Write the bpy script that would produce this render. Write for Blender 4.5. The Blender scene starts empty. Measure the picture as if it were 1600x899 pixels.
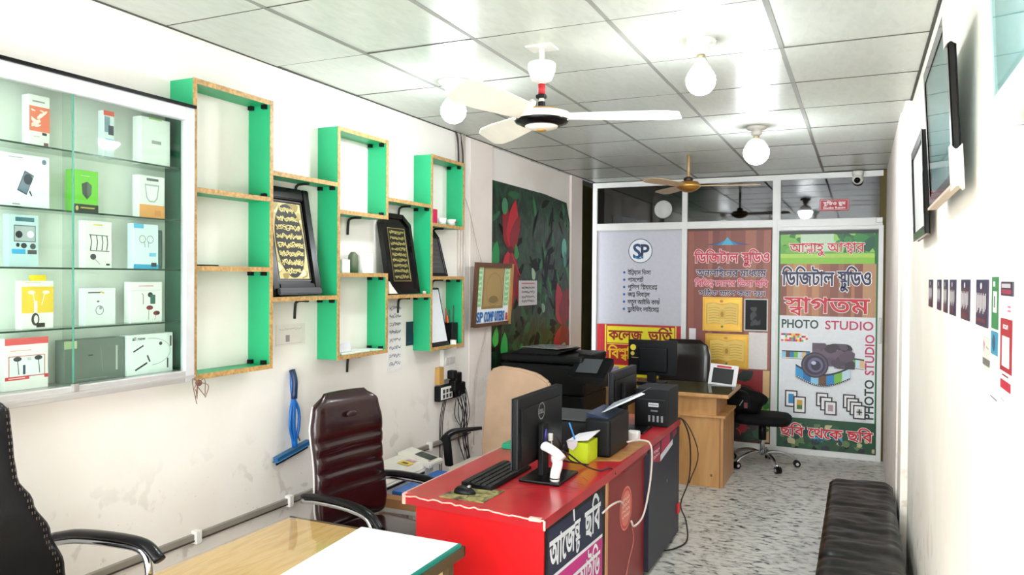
import bpy, bmesh, math, random
from math import sin, cos, pi, radians as RAD
from mathutils import Vector as V, Matrix, geometry as GEO
random.seed(7)
SC = bpy.context.scene
COL = SC.collection

# ---------------------------------------------------------------- camera
FOC, YAW, PIT, ROL = 1189.25, 0.428723, -0.0136987, 0.0073034
Fv = V((-sin(YAW)*cos(PIT), cos(YAW)*cos(PIT), sin(PIT)))
Rv = V((cos(YAW), sin(YAW), 0)); Uv = Rv.cross(Fv)
R2 = Rv*cos(ROL)+Uv*sin(ROL); U2 = -Rv*sin(ROL)+Uv*cos(ROL)
cam = bpy.data.cameras.new('camera'); camo = bpy.data.objects.new('camera', cam); COL.objects.link(camo)
cam.sensor_width = 36; cam.sensor_fit = 'HORIZONTAL'; cam.lens = FOC/1600*36; cam.clip_start = .02
M = Matrix((R2, U2, -Fv)).transposed().to_4x4(); M.translation = V((0, 0, 1.72)); camo.matrix_world = M
SC.camera = camo

# ---------------------------------------------------------------- light and exposure
W = bpy.data.worlds.new('street_daylight'); SC.world = W; W.use_nodes = True
bg = W.node_tree.nodes['Background']
bg.inputs[0].default_value = (0.93, 0.97, 1.0, 1); bg.inputs[1].default_value = 6.0
SC.view_settings.view_transform = 'Standard'; SC.view_settings.look = 'None'
SC.view_settings.gamma = 1; SC.view_settings.use_curve_mapping = False
SC.view_settings.exposure = 0.88
BULB = 100.0

# ---------------------------------------------------------------- helpers
def lin(h):
    h = h.lstrip('#'); r = []
    for i in (0, 2, 4):
        c = int(h[i:i+2], 16)/255
        r.append(c/12.92 if c <= .04045 else ((c+.055)/1.055)**2.4)
    return (*r, 1)
MATS = {}
def nodes(m): return m.node_tree.nodes, m.node_tree.links
def mat(name, h, rough=.5, metal=0, vary=.06, scale=8, emit=0, coat=0, bump=0, bscale=60):
    if name in MATS: return MATS[name]
    m = bpy.data.materials.new(name); m.use_nodes = True; N, L = nodes(m); b = N['Principled BSDF']
    c = lin(h)
    b.inputs['Roughness'].default_value = rough; b.inputs['Metallic'].default_value = metal
    if max(c[:3]) < .012 and not metal: b.inputs['Specular IOR Level'].default_value = .22; c = (c[0]*.55, c[1]*.55, c[2]*.55, 1)
    if coat: b.inputs['Coat Weight'].default_value = coat; b.inputs['Coat Roughness'].default_value = .08
    if emit:
        b.inputs['Emission Color'].default_value = c; b.inputs['Emission Strength'].default_value = emit
    if vary:
        tc = N.new('ShaderNodeTexCoord'); n = N.new('ShaderNodeTexNoise'); n.inputs['Scale'].default_value = scale; n.inputs['Detail'].default_value = 4
        r = N.new('ShaderNodeValToRGB'); r.color_ramp.elements[0].position = .3; r.color_ramp.elements[1].position = .7
        r.color_ramp.elements[0].color = (*[x*(1-vary) for x in c[:3]], 1); r.color_ramp.elements[1].color = (*[min(1, x*(1+vary)) for x in c[:3]], 1)
        L.new(tc.outputs['Object'], n.inputs['Vector']); L.new(n.outputs['Fac'], r.inputs[0]); L.new(r.outputs[0], b.inputs['Base Color'])
        if bump:
            n2 = N.new('ShaderNodeTexNoise'); n2.inputs['Scale'].default_value = bscale; n2.inputs['Detail'].default_value = 3
            L.new(tc.outputs['Object'], n2.inputs['Vector'])
            bp = N.new('ShaderNodeBump'); bp.inputs['Strength'].default_value = bump; bp.inputs['Distance'].default_value = .01
            L.new(n2.outputs['Fac'], bp.inputs['Height']); L.new(bp.outputs[0], b.inputs['Normal'])
    else: b.inputs['Base Color'].default_value = c
    MATS[name] = m; return m
def ink(h, rough=.45):
    return mat('print_'+h.lstrip('#'), h, rough, vary=.03, scale=30)
def ramp_mat(name, stops, rough=.4, kind='noise', scale=(1, 1, 1), detail=4, dist=0, nscale=5, bump=0, coat=0, coord='Object'):
    m = bpy.data.materials.new(name); m.use_nodes = True; N, L = nodes(m); b = N['Principled BSDF']
    b.inputs['Roughness'].default_value = rough; b.inputs['Coat Weight'].default_value = coat
    tc = N.new('ShaderNodeTexCoord'); mp = N.new('ShaderNodeMapping'); mp.inputs['Scale'].default_value = scale
    L.new(tc.outputs[coord], mp.inputs[0])
    if kind == 'noise':
        n = N.new('ShaderNodeTexNoise'); n.inputs['Scale'].default_value = nscale; n.inputs['Detail'].default_value = detail; n.inputs['Distortion'].default_value = dist
        o = n.outputs['Fac']
    elif kind == 'wave':
        n = N.new('ShaderNodeTexWave'); n.inputs['Scale'].default_value = nscale; n.inputs['Distortion'].default_value = dist; n.inputs['Detail'].default_value = detail
        o = n.outputs['Fac']
    else:
        n = N.new('ShaderNodeTexVoronoi'); n.inputs['Scale'].default_value = nscale; o = n.outputs['Distance' if kind == 'voronoi' else 'Color']
    L.new(mp.outputs[0], n.inputs['Vector'])
    r = N.new('ShaderNodeValToRGB'); e = r.color_ramp.elements
    e[0].position, e[0].color = stops[0][0], lin(stops[0][1]); e[1].position, e[1].color = stops[-1][0], lin(stops[-1][1])
    for p, h in stops[1:-1]:
        q = e.new(p); q.color = lin(h)
    L.new(o, r.inputs[0]); L.new(r.outputs[0], b.inputs['Base Color'])
    if bump:
        bp = N.new('ShaderNodeBump'); bp.inputs['Strength'].default_value = bump; bp.inputs['Distance'].default_value = .01
        L.new(o, bp.inputs['Height']); L.new(bp.outputs[0], b.inputs['Normal'])
    MATS[name] = m; return m
def glass(name, tint, refl=1.0, ior=1.5):
    m = bpy.data.materials.new(name); m.use_nodes = True; N, L = nodes(m)
    for n in list(N):
        if n.type != 'OUTPUT_MATERIAL': N.remove(n)
    out = [n for n in N if n.type == 'OUTPUT_MATERIAL'][0]
    t = N.new('ShaderNodeBsdfTransparent'); t.inputs[0].default_value = lin(tint)
    g = N.new('ShaderNodeBsdfGlossy'); g.inputs['Roughness'].default_value = .03
    f = N.new('ShaderNodeFresnel'); f.inputs[0].default_value = ior; mx = N.new('ShaderNodeMixShader')
    ge = N.new('ShaderNodeNewGeometry'); iv = N.new('ShaderNodeMath'); iv.operation = 'SUBTRACT'; iv.inputs[0].default_value = 1; L.new(ge.outputs['Backfacing'], iv.inputs[1])
    ml = N.new('ShaderNodeMath'); ml.operation = 'MULTIPLY'; L.new(f.outputs[0], ml.inputs[0]); L.new(iv.outputs[0], ml.inputs[1]); L.new(ml.outputs[0], mx.inputs[0]); L.new(t.outputs[0], mx.inputs[1]); L.new(g.outputs[0], mx.inputs[2]); L.new(mx.outputs[0], out.inputs[0])
    MATS[name] = m; return m

def wpos(o):
    p = V((0, 0, 0))
    while o is not None: p += o.location; o = o.parent
    return p
def part(name, bm, m, parent=None, smooth=False, local=False, **props):
    me = bpy.data.meshes.new(name)
    if parent is not None and not local:
        d = -wpos(parent)
        for v in bm.verts: v.co += d
    for f in bm.faces: f.smooth = smooth
    bm.to_mesh(me); bm.free()
    for x in (m if isinstance(m, (list, tuple)) else [m]): me.materials.append(x)
    o = bpy.data.objects.new(name, me); COL.objects.link(o); o.parent = parent
    if parent is None and not local:
        xs_ = [v.co for v in me.vertices]; lo = [min(v[i] for v in xs_) for i in range(3)]; hi = [max(v[i] for v in xs_) for i in range(3)]; c = V(((lo[0]+hi[0])/2, (lo[1]+hi[1])/2, lo[2]))
        me.transform(Matrix.Translation(-c)); o.location = c
    for k, v in props.items(): o[k] = v
    return o
def tag(o, label, cat, group=None):
    o['label'] = label; o['category'] = cat
    if group: o['group'] = group
    return o
def thing(name, label, cat, loc=(0, 0, 0), rotz=0, group=None):
    o = bpy.data.objects.new(name, None); COL.objects.link(o); o.location = loc; o.rotation_euler = (0, 0, rotz)
    o.empty_display_size = .05
    return tag(o, label, cat, group)
def dup(root, loc=None, label=None, rotz=None, name=None):
    r = root.copy(); COL.objects.link(r)
    if loc: r.location = loc
    if rotz is not None: r.rotation_euler = (0, 0, rotz)
    if label: r['label'] = label
    for ch in list(root.children):
        c = ch.copy(); COL.objects.link(c); c.parent = r
        for g in list(ch.children):
            d = g.copy(); COL.objects.link(d); d.parent = c
    return r
def struct(name, bm, m, parent=None, smooth=False):
    o = part(name, bm, m, parent, smooth)
    if parent is None: o['kind'] = 'structure'
    return o
def B(): return bmesh.new()
def box(bm, x0, x1, y0, y1, z0, z1, bev=0, seg=2):
    c = V(((x0+x1)/2, (y0+y1)/2, (z0+z1)/2))
    g = bmesh.ops.create_cube(bm, size=1, matrix=Matrix.Translation(c) @ Matrix.Diagonal((abs(x1-x0), abs(y1-y0), abs(z1-z0), 1)))
    if bev:
        ed = {e for v in g['verts'] for e in v.link_edges}
        bmesh.ops.bevel(bm, geom=list(ed), offset=bev, segments=seg, affect='EDGES', profile=.6)
    return bm
def bx(*a, **k): return box(B(), *a, **k)
def frame_axes(d):
    d = d.normalized(); a = V((0, 0, 1)) if abs(d.z) < .95 else V((1, 0, 0))
    u = d.cross(a).normalized(); return u, u.cross(d).normalized()
def ring(bm, c, u, w, ru, rw, n):
    return [bm.verts.new(c+u*(ru*cos(2*pi*i/n))+w*(rw*sin(2*pi*i/n))) for i in range(n)]
def skin(bm, rings, caps=True, closed=False):
    n = len(rings[0])
    seq = list(zip(rings, rings[1:]))
    if closed: seq.append((rings[-1], rings[0]))
    for a, b in seq:
        for i in range(n): bm.faces.new((a[i], a[(i+1) % n], b[(i+1) % n], b[i]))
    if caps and not closed:
        bm.faces.new(list(reversed(rings[0]))); bm.faces.new(rings[-1])
    return bm
def cyl(bm, p0, p1, r0, r1=None, n=16):
    p0, p1 = V(p0), V(p1); r1 = r0 if r1 is None else r1; u, w = frame_axes(p1-p0)
    return skin(bm, [ring(bm, p0, u, w, r0, r0, n), ring(bm, p1, u, w, r1, r1, n)])
def tube(bm, pts, r, n=8, sub=5, flat=None):
    pts = [V(p) for p in pts]
    if sub > 1 and len(pts) > 2:
        q = []; P = [2*pts[0]-pts[1]]+pts+[2*pts[-1]-pts[-2]]
        for i in range(1, len(P)-2):
            for k in range(sub):
                t = k/sub; a, b, c, d = P[i-1], P[i], P[i+1], P[i+2]
                q.append(.5*((2*b)+(c-a)*t+(2*a-5*b+4*c-d)*t*t+(3*b-a-3*c+d)*t**3))
        q.append(pts[-1]); pts = q
    rs = []; u = None
    for i, p in enumerate(pts):
        d = (pts[min(i+1, len(pts)-1)]-pts[max(i-1, 0)])
        if d.length < 1e-9: d = V((0, 0, 1))
        d.normalize()
        if u is None: u, w = frame_axes(d)
        else:
            u = (u-d*u.dot(d)).normalized(); w = u.cross(d)
        rr = r[0]+(r[1]-r[0])*i/(len(pts)-1) if isinstance(r, tuple) else r
        rs.append(ring(bm, p, u, w, rr, rr*(flat or 1), n))
    return skin(bm, rs)
def lathe(bm, prof, c=(0, 0, 0), n=28, axis='z'):
    c = V(c); ax = {'x': (V((0, 1, 0)), V((0, 0, 1)), V((1, 0, 0))), 'y': (V((1, 0, 0)), V((0, 0, 1)), V((0, 1, 0))), 'z': (V((1, 0, 0)), V((0, 1, 0)), V((0, 0, 1)))}[axis]
    rs = [ring(bm, c+ax[2]*h, ax[0], ax[1], max(r, 1e-4), max(r, 1e-4), n) for r, h in prof]
    skin(bm, rs); bmesh.ops.recalc_face_normals(bm, faces=bm.faces); return bm
def prism(bm, pts, n, t):
    """extrude polygon pts (3D, coplanar) by vector n*t"""
    n = V(n)*t; a = [bm.verts.new(V(p)) for p in pts]; b = [bm.verts.new(V(p)+n) for p in pts]
    k = len(a)
    bm.faces.new(a); bm.faces.new(list(reversed(b)))
    for i in range(k): bm.faces.new((a[i], b[i], b[(i+1) % k], a[(i+1) % k]))
    bmesh.ops.recalc_face_normals(bm, faces=bm.faces); return bm
def obox(bm, o, r, u, x0, x1, y0, y1, d0, d1, bev=0):
    """box in an oriented frame: along r, u and r x u"""
    o, r, u = V(o), V(r).normalized(), V(u).normalized(); n = r.cross(u)
    g = bmesh.ops.create_cube(bm, size=1)
    for v in g['verts']:
        a, b, c = v.co
        v.co = o+r*((x0+x1)/2+a*(x1-x0))+u*((y0+y1)/2+b*(y1-y0))+n*((d0+d1)/2+c*(d1-d0))
    if bev:
        ed = {e for v in g['verts'] for e in v.link_edges}
        bmesh.ops.bevel(bm, geom=list(ed), offset=bev, segments=2, affect='EDGES')
    return bm

# ---------------------------------------------------------------- lettering (glyph outlines of the built-in font)
CH = "ABCDEFGHIJKLMNOPQRSTUVWXYZabcdefghijklmnopqrstuvwxyz0123456789&-" + "অআইউওকখগচছজঞটঠডণতথদধনপফবভমযরলশসহয়" + "ািুূেোৃ্ংঃ।" + "ابتحرسلمنهيعكقدوﷲ"
GL = {}
def prep_glyphs():
    obs = []
    for ch in dict.fromkeys(CH+'|'):
        for s in (ch, ch+'|'):
            cu = bpy.data.curves.new('g', 'FONT'); cu.body = s; cu.resolution_u = 3
            o = bpy.data.objects.new('g', cu); COL.objects.link(o); obs.append((ch, s, o))
    dg = bpy.context.evaluated_depsgraph_get(); res = {}
    for ch, s, o in obs:
        oc = o.evaluated_get(dg); cu = oc.to_curve(dg); cs = []
        for sp in cu.splines:
            bp = sp.bezier_points; c = []
            n = len(bp)
            for i in range(n):
                a, b = bp[i], bp[(i+1) % n]
                if (a.handle_right-a.co).length < 1e-6 and (b.handle_left-b.co).length < 1e-6 or GEO.intersect_point_line(a.handle_right, a.co, b.co)[0].__sub__(a.handle_right).length+GEO.intersect_point_line(b.handle_left, a.co, b.co)[0].__sub__(b.handle_left).length < 1e-4:
                    c.append((a.co.x, a.co.y))
                else:
                    c += [(p.x, p.y) for p in GEO.interpolate_bezier(a.co, a.handle_right, b.handle_left, b.co, 4)[:-1]]
            if len(c) > 2: cs.append(c)
        res[s] = cs; oc.to_curve_clear()
    for ch, s, o in obs:
        cu = o.data; bpy.data.objects.remove(o); bpy.data.curves.remove(cu)
    bar = min(x for c in res['|'] for x, y in c)
    for ch in dict.fromkeys(CH):
        cs = res[ch]; two = res[ch+'|']
        adv = min(x for x, y in two[-1])-bar if two else .3
        GL[ch] = (cs, adv)
prep_glyphs()
TR = {}
def tri(ch):
    if ch in TR: return TR[ch]
    cs, adv = GL[ch]
    vs, es = [], []
    for c in cs:
        k = len(vs); vs += [V(p) for p in c]; es += [(k+i, k+(i+1) % len(c)) for i in range(len(c))]
    out = []
    if vs:
        ov, oe, of, *_ = GEO.delaunay_2d_cdt(vs, es, [], 0, 1e-5)
        for f in of:
            cx = sum(ov[i].x for i in f)/3; cy = sum(ov[i].y for i in f)/3; w = 0
            for c in cs:
                for i in range(len(c)):
                    (x0, y0), (x1, y1) = c[i], c[(i+1) % len(c)]
                    if (y0 <= cy) != (y1 <= cy):
                        xx = x0+(cy-y0)/(y1-y0)*(x1-x0)
                        if xx > cx: w += 1 if y1 > y0 else -1
            if w: out.append([(ov[i].x, ov[i].y) for i in f])
    TR[ch] = (out, cs, adv); return TR[ch]
CONS = set("কখগচছজঞটঠডণতথদধনপফবভমযরলশসহয়")
HS = '্'
def layout(s):
    """[(triangles, contours)] placed glyphs and total advance, Bengali put into visual order"""
    items = []; i = 0; s = s.replace('য়', 'য়')
    while i < len(s):
        c = s[i]
        if c in CONS:
            cl = [c]; i += 1
            while i+1 < len(s) and s[i] == HS and s[i+1] in CONS: cl.append(s[i+1]); i += 2
            vis = None
            if i < len(s) and s[i] == HS: vis = HS; i += 1
            reph = cl[0] == 'র' and len(cl) > 1
            if reph: cl = cl[1:]
            vow = ''
            if i < len(s) and s[i] in 'িেো': vow = s[i]; i += 1
            if vow == 'ি': items.append(('g', 'ি'))
            if vow in ('ে', 'ো') and vow: items.append(('g', 'ে'))
            items.append(('c', cl, reph))
            if vow == 'ো': items.append(('g', 'া'))
            if vis: items.append(('g', HS))
        else: items.append(('g', c)); i += 1
    T, C, x = [], [], 0
    def put(ch, x, y, sx, sy):
        t, cs, adv = tri(ch)
        for f in t: T.append([(x+a*sx, y+b*sy) for a, b in f])
        for c in cs: C.append([(x+a*sx, y+b*sy) for a, b in c])
        return adv*sx
    def poly(p):
        T.extend([[p[0], p[k], p[k+1]] for k in range(1, len(p)-1)]); C.append(p)
    for it in items:
        if it[0] == 'g':
            if it[1] == ' ': x += .28; continue
            if it[1] not in GL: x += .3; continue
            x += put(it[1], x, 0, 1, 1)
        else:
            cl = it[1]; x0 = x
            if len(cl) == 1: x += put(cl[0], x, 0, 1, 1)
            elif cl[-1] == 'য': x += put(cl[0], x, 0, 1, 1); x += put('য', x-.06, 0, .62, 1)-.06
            elif cl[-1] == 'র':
                a = put(cl[0], x, 0, 1, 1)
                poly([(x+.05, -.02), (x+a*.5, -.16), (x+a*.95, -.02), (x+a*.95, -.1), (x+a*.5, -.25), (x+.05, -.1)]); x += a
            else:
                a = put(cl[0], x, .27, .9, .63); b = tri(cl[1])[2]*.72
                put(cl[1], x+max(0, a-b), -.14, .72, .6); x += a
            if it[2]: poly([(x-.22, 1.0), (x-.12, 1.0), (x-.04, .74), (x-.12, .74)])
    return T, C, x

class Art:
    """flat print: coloured shapes lying on one plane, joined into one mesh"""
    def __init__(s, o, r, u, lift=.0003, step=.0001):
        s.o, s.r, s.u = V(o), V(r).normalized(), V(u).normalized(); s.n = s.r.cross(s.u); s.l = lift; s.st = step
        s.bm = B(); s.m = []; s.f = []
    def slot(s, h):
        m = h if not isinstance(h, str) else ink(h)
        if m not in s.m: s.m.append(m)
        return s.m.index(m)
    def face(s, pts, k):
        try: f = s.bm.faces.new([s.bm.verts.new(s.o+s.r*x+s.u*y+s.n*s.l) for x, y in pts]); f.material_index = k
        except ValueError: pass
    def up(s): s.l += s.st
    def poly(s, pts, h): s.face(pts, s.slot(h)); s.up(); return s
    def rect(s, x0, y0, x1, y1, h): return s.poly([(x0, y0), (x1, y0), (x1, y1), (x0, y1)], h)
    def ell(s, cx, cy, rx, ry, h, n=24, a0=0, rot=0):
        return s.poly([(cx+rx*cos(2*pi*i/n)*cos(rot)-ry*sin(2*pi*i/n)*sin(rot), cy+ry*sin(2*pi*i/n)*cos(rot)+rx*cos(2*pi*i/n)*sin(rot)) for i in range(n)], h)
    def arc(s, cx, cy, rx, ry, a0, a1, w, h, n=18):
        k = s.slot(h)
        for i in range(n):
            a, b = a0+(a1-a0)*i/n, a0+(a1-a0)*(i+1)/n
            s.face([(cx+(rx-w)*cos(a), cy+(ry-w)*sin(a)), (cx+rx*cos(a), cy+ry*sin(a)), (cx+rx*cos(b), cy+ry*sin(b)), (cx+(rx-w)*cos(b), cy+(ry-w)*sin(b))], k)
        s.up(); return s
    def line(s, pts, w, h):
        k = s.slot(h)
        l0 = s.l
        for j, ((x0, y0), (x1, y1)) in enumerate(zip(pts, pts[1:])):
            s.l = l0+(j % 3)*.000012; d = math.hypot(x1-x0, y1-y0) or 1; a, b = -(y1-y0)/d*w/2, (x1-x0)/d*w/2
            s.face([(x0+a, y0+b), (x0-a, y0-b), (x1-a, y1-b), (x1+a, y1+b)], k)
        s.l = l0; s.up(); return s
    def text(s, t, x, y, h, col, w=None, out=None, rot=0, shear=0, bold=0):
        T, C, adv = layout(t); sy = h/.72; sx = sy if w is None else w/adv
        cr, sr = cos(rot), sin(rot)
        def tf(p):
            a, b = p[0]*sx+p[1]*sy*shear, p[1]*sy
            return (x+a*cr-b*sr, y+a*sr+b*cr)
        def stroke(hh, ww):
            ww *= .62; k = s.slot(hh); l0 = s.l
            for c in C:
                q = []
                for p in c:
                    p = tf(p)
                    if not q or math.hypot(p[0]-q[-1][0], p[1]-q[-1][1]) > 1e-6: q.append(p)
                n = len(q); E = []
                for i in range(n):
                    (ax, ay), (bx_, by), (cx, cy) = q[i-1], q[i], q[(i+1) % n]
                    d1 = V((bx_-ax, by-ay)); d2 = V((cx-bx_, cy-by))
                    if d1.length < 1e-7 or d2.length < 1e-7: E.append(((bx_, by), (bx_, by))); continue
                    d1.normalize(); d2.normalize(); n1 = V((-d1.y, d1.x)); m = n1+V((-d2.y, d2.x))
                    if m.length < .2: m = n1
                    m.normalize(); m *= ww/max(.5, m.dot(n1))
                    E.append(((bx_+m.x, by+m.y), (bx_-m.x, by-m.y)))
                for i in range(n):
                    a, b = E[i], E[(i+1) % n]; s.l = l0+(i % 3)*.000012; s.face([a[0], a[1], b[1], b[0]], k)
            s.l = l0; s.up()
        if out: stroke(out[0], out[1]+bold)
        if bold: stroke(col, bold)
        k = s.slot(col)
        for f in T: s.face([tf(p) for p in f], k)
        s.up(); return s
    def done(s, name, parent): return part(name, s.bm, s.m, parent)
X_, Y_, Z_ = V((1, 0, 0)), V((0, 1, 0)), V((0, 0, 1))

# ---------------------------------------------------------------- surfaces of the room
def wall_mat(name, base, patch, dirt, low, amount):
    m = bpy.data.materials.new(name); m.use_nodes = True; N, L = nodes(m); b = N['Principled BSDF']; b.inputs['Roughness'].default_value = .62
    tc = N.new('ShaderNodeTexCoord'); g = N.new('ShaderNodeNewGeometry')
    def noise(sc, det, dist=0):
        n = N.new('ShaderNodeTexNoise'); n.inputs['Scale'].default_value = sc; n.inputs['Detail'].default_value = det; n.inputs['Distortion'].default_value = dist
        L.new(g.outputs['Position'], n.inputs['Vector']); return n.outputs['Fac']
    def ramp(src, p0, p1):
        r = N.new('ShaderNodeMapRange'); r.inputs[1].default_value = p0; r.inputs[2].default_value = p1; L.new(src, r.inputs[0]); return r.outputs[0]
    def mul(a, c):
        q = N.new('ShaderNodeMath'); q.operation = 'MULTIPLY'; L.new(a, q.inputs[0])
        if isinstance(c, float): q.inputs[1].default_value = c
        else: L.new(c, q.inputs[1])
        return q.outputs[0]
    def mix(f, a, c):
        q = N.new('ShaderNodeMix'); q.data_type = 'RGBA'; L.new(f, q.inputs[0])
        for k, s in ((6, a), (7, c)):
            if isinstance(s, str): q.inputs[k].default_value = lin(s)
            else: L.new(s, q.inputs[k])
        return q.outputs[2]
    sep = N.new('ShaderNodeSeparateXYZ'); L.new(g.outputs['Position'], sep.inputs[0])
    lowm = ramp(sep.outputs[2], low, .25)
    c = mix(ramp(noise(1.3, 5, .6), .45, .7), base, patch)
    c = mix(mul(mul(ramp(noise(8.5, 10, .3), .575, .62), lowm), amount), c, dirt)
    c = mix(mul(ramp(noise(60, 3), .70, .76), lowm), c, '#5f574e')
    L.new(c, b.inputs['Base Color'])
    bp = N.new('ShaderNodeBump'); bp.inputs['Strength'].default_value = .25; bp.inputs['Distance'].default_value = .004; L.new(noise(25, 4), bp.inputs['Height']); L.new(bp.outputs[0], b.inputs['Normal'])
    MATS[name] = m; return m
WL = wall_mat('cream_plaster_left', '#f1ece6', '#e8e0d8', '#a39a92', .98, .7)
WR = wall_mat('cream_plaster_right', '#fbf5ea', '#f4ebde', '#b59d80', .95, .5)
WP = wall_mat('pinkish_plaster', '#eadfd8', '#e0d3ca', '#a89a8c', 1.2, .4)
DARK = mat('near_black_matte', '#15140f', .8)

FL = ramp_mat('marble_vinyl', [(.0, '#3a3b3f'), (.35, '#4c4d51'), (.395, '#a9a8a3'), (.55, '#d0cec7'), (1, '#dcdad3')], .32, nscale=24, scale=(.75, 1.2, 1), detail=5, dist=.5)
struct('floor', bx(-3.2, .6, -1.2, 10.2, -.1, 0), FL)

ceil = struct('ceiling', bx(-3.0, .5, -1.2, 10.2, 2.81, 2.86), mat('ceiling_backing', '#4a4a46', .9))
TM = ramp_mat('gypsum_tile', [(.3, '#bdc2b9'), (.5, '#c4c9c0'), (.7, '#cacfc6')], .31, nscale=9, scale=(2.4, .8, 1), detail=5, dist=1.2, bump=.06)
xs = [.285, -.335, -.94, -1.55, -2.12, -2.72]
ys = [-1.2+.0]+[2.305+.665*k for k in range(-5, 9)]+[8.0]
ys = [y for y in ys if y > -1.25]
first = {}
rt = random.Random(3)
for i in range(5):
    for j in range(len(ys)-1):
        x1, x0 = xs[i], xs[i+1]; y0, y1 = ys[j], ys[j+1]
        w, d = x1-x0-.018, y1-y0-.007
        if d < .05: continue
        key = (round(w, 3), round(d, 3))
        if key not in first:
            first[key] = part('ceiling_tile', bx(-w/2, w/2, -d/2, d/2, -.006, .006), TM, ceil, local=True); o = first[key]
        else:
            o = first[key].copy(); COL.objects.link(o)
        o.location = V(((x0+x1)/2, (y0+y1)/2, 2.768+rt.uniform(-.0015, .0015)))-wpos(ceil); o.rotation_euler = (rt.uniform(-.004, .004), rt.uniform(-.004, .004), rt.uniform(-.003, .003))
BARM = mat('ceiling_tee_bar', '#8f908a', .7)
for x in xs[1:5]: struct('ceiling_bar', bx(x-.011, x+.011, -1.2, 8.0, 2.7605, 2.80), BARM, ceil)
DKJ = mat('ceiling_joint', '#4d4c45', .95)
for y in ys[1:-1]: struct('ceiling_bar', bx(-2.7, .28, y-.003, y+.003, 2.7605, 2.80), DKJ, ceil)

for x in (-2.655, .258): struct('edge_gap', bx(x-.006, x+.006, -1.2, 8.0, 2.758, 2.80), DKJ, ceil)
wl = struct('wall_left', bx(-2.85, -2.665, -1.2, 5.06, 0, 2.8), WL)
struct('pilaster', bx(-2.85, -2.66, 5.06, 5.43, 0, 2.8), WP, wl)
struct('recessed_wall', bx(-2.85, -2.70, 5.43, 7.3, 0, 2.8), WL, wl)
struct('pilaster', bx(-2.85, -2.675, 7.3, 7.62, 0, 2.8), WP, wl)
struct('painted_dark_recess', bx(-3.05, -2.95, 7.62, 8.4, 0, 2.8), DARK, wl)  # near-black colour stands in for the darkness of an opening
wr = struct('wall_right', bx(.265, .45, -1.2, 4.98, 0, 2.8), WR)
struct('pilaster', bx(.228, .45, 4.98, 5.35, 0, 2.8), WR, wr)
struct('pilaster', bx(.218, .45, 5.35, 8.0, 0, 2.8), WP, wr)
struct('wall_back', bx(-3.05, .6, 10.0, 10.1, 0, 2.8), mat('studio_back_wall', '#4b4a3c', .8))
struct('wall_studio', box(bx(.5, .6, 8.0, 10.0, 0, 2.8), -3.05, -2.95, 8.4, 10.0, 0, 2.8), mat('studio_olive_wall', '#6d6431', .8))
# cable duct that runs along the left wall, with its clips
duct = struct('baseboard_left', bx(-2.665, -2.645, -1.2, 5.06, .548, .578, .003), mat('grey_duct', '#8d867d', .6))
struct('duct_lower_strip', bx(-2.646, -2.643, -1.2, 5.06, .546, .553), mat('dark_taupe', '#3c3732', .8), duct)  # dark strip along the lower front edge of the duct
for y in (1.75, 2.45, 3.05, 3.75, 4.45):
    struct('clip', bx(-2.665, -2.63, y, y+.03, .535, .592, .003), mat('white_plastic', '#e9e7e2', .4), duct)

# ---------------------------------------------------------------- aluminium partition at the back
AL = mat('white_aluminium', '#e9e9e6', .35, vary=.03)
YB = 7.98
tr = struct('trim_1', bx(-2.68, .19, YB, YB+.05, 2.235, 2.31, .004), AL)
struct('rail', bx(-2.68, .19, YB, YB+.05, 2.70, 2.755, .004), AL, tr)
struct('rail', bx(-2.68, -.75, YB, YB+.05, 0, .06, .004), AL, tr)
for x0, x1 in ((-2.68, -2.63), (-1.70, -1.645), (-.80, -.752)): struct('post', bx(x0, x1, YB-.002, YB+.052, 0, 2.755, .004), AL, tr)
struct('mullion', bx(-1.69, -1.655, YB-.003, YB+.05, 2.31, 2.70), AL, tr)
struct('post', bx(-.76, -.725, YB-.003, YB+.05, 2.31, 2.70), AL, tr)
struct('post', bx(.16, .235, YB+.003, YB+.06, 0, 2.755), mat('olive_jamb', '#5a4d1f', .7), tr)
struct('latch_box', bx(.13, .19, YB-.02, YB, 2.26, 2.31, .004), mat('grey_steel', '#a8a6a2', .4, .6), tr)
GT = glass('smoked_transom_glass', '#8f988c', ior=1.9)
for i, (a, b) in enumerate(((-2.63, -1.69), (-1.655, -.76), (-.725, .16))):
    struct('window_%d' % (i+1), bx(a, b, YB+.02, YB+.026, 2.31, 2.70), GT)
struct('panel', bx(-2.63, -1.70, YB+.02, YB+.035, .06, 2.235), mat('grey_board', '#bdbcc0', .5), tr)
struct('panel', bx(-1.645, -.80, YB+.02, YB+.035, .06, 2.235), mat('brown_board', '#5e3a2c', .5), tr)
dr = struct('door_1', bx(-.752, .17, YB+.0, YB+.03, .0, 2.22), mat('door_board', '#dedede', .5))
struct('door_stile', bx(.155, .198, YB-.025, YB+.032, 0, 2.225, .004), AL, dr)
struct('door_stile', bx(-.75, -.735, YB-.02, YB, 0, 2.225), AL, dr)
struct('door_rail', bx(-.75, .198, YB-.022, YB+.001, 0, .06, .003), AL, dr)
struct('door_rail', bx(-.75, .198, YB-.022, YB+.001, 2.2, 2.235, .003), AL, dr)
struct('door_handle', bx(.165, .188, YB-.045, YB-.024, 1.12, 1.36, .004), mat('grey_steel', '#a8a6a2', .4, .6), dr)

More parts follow.
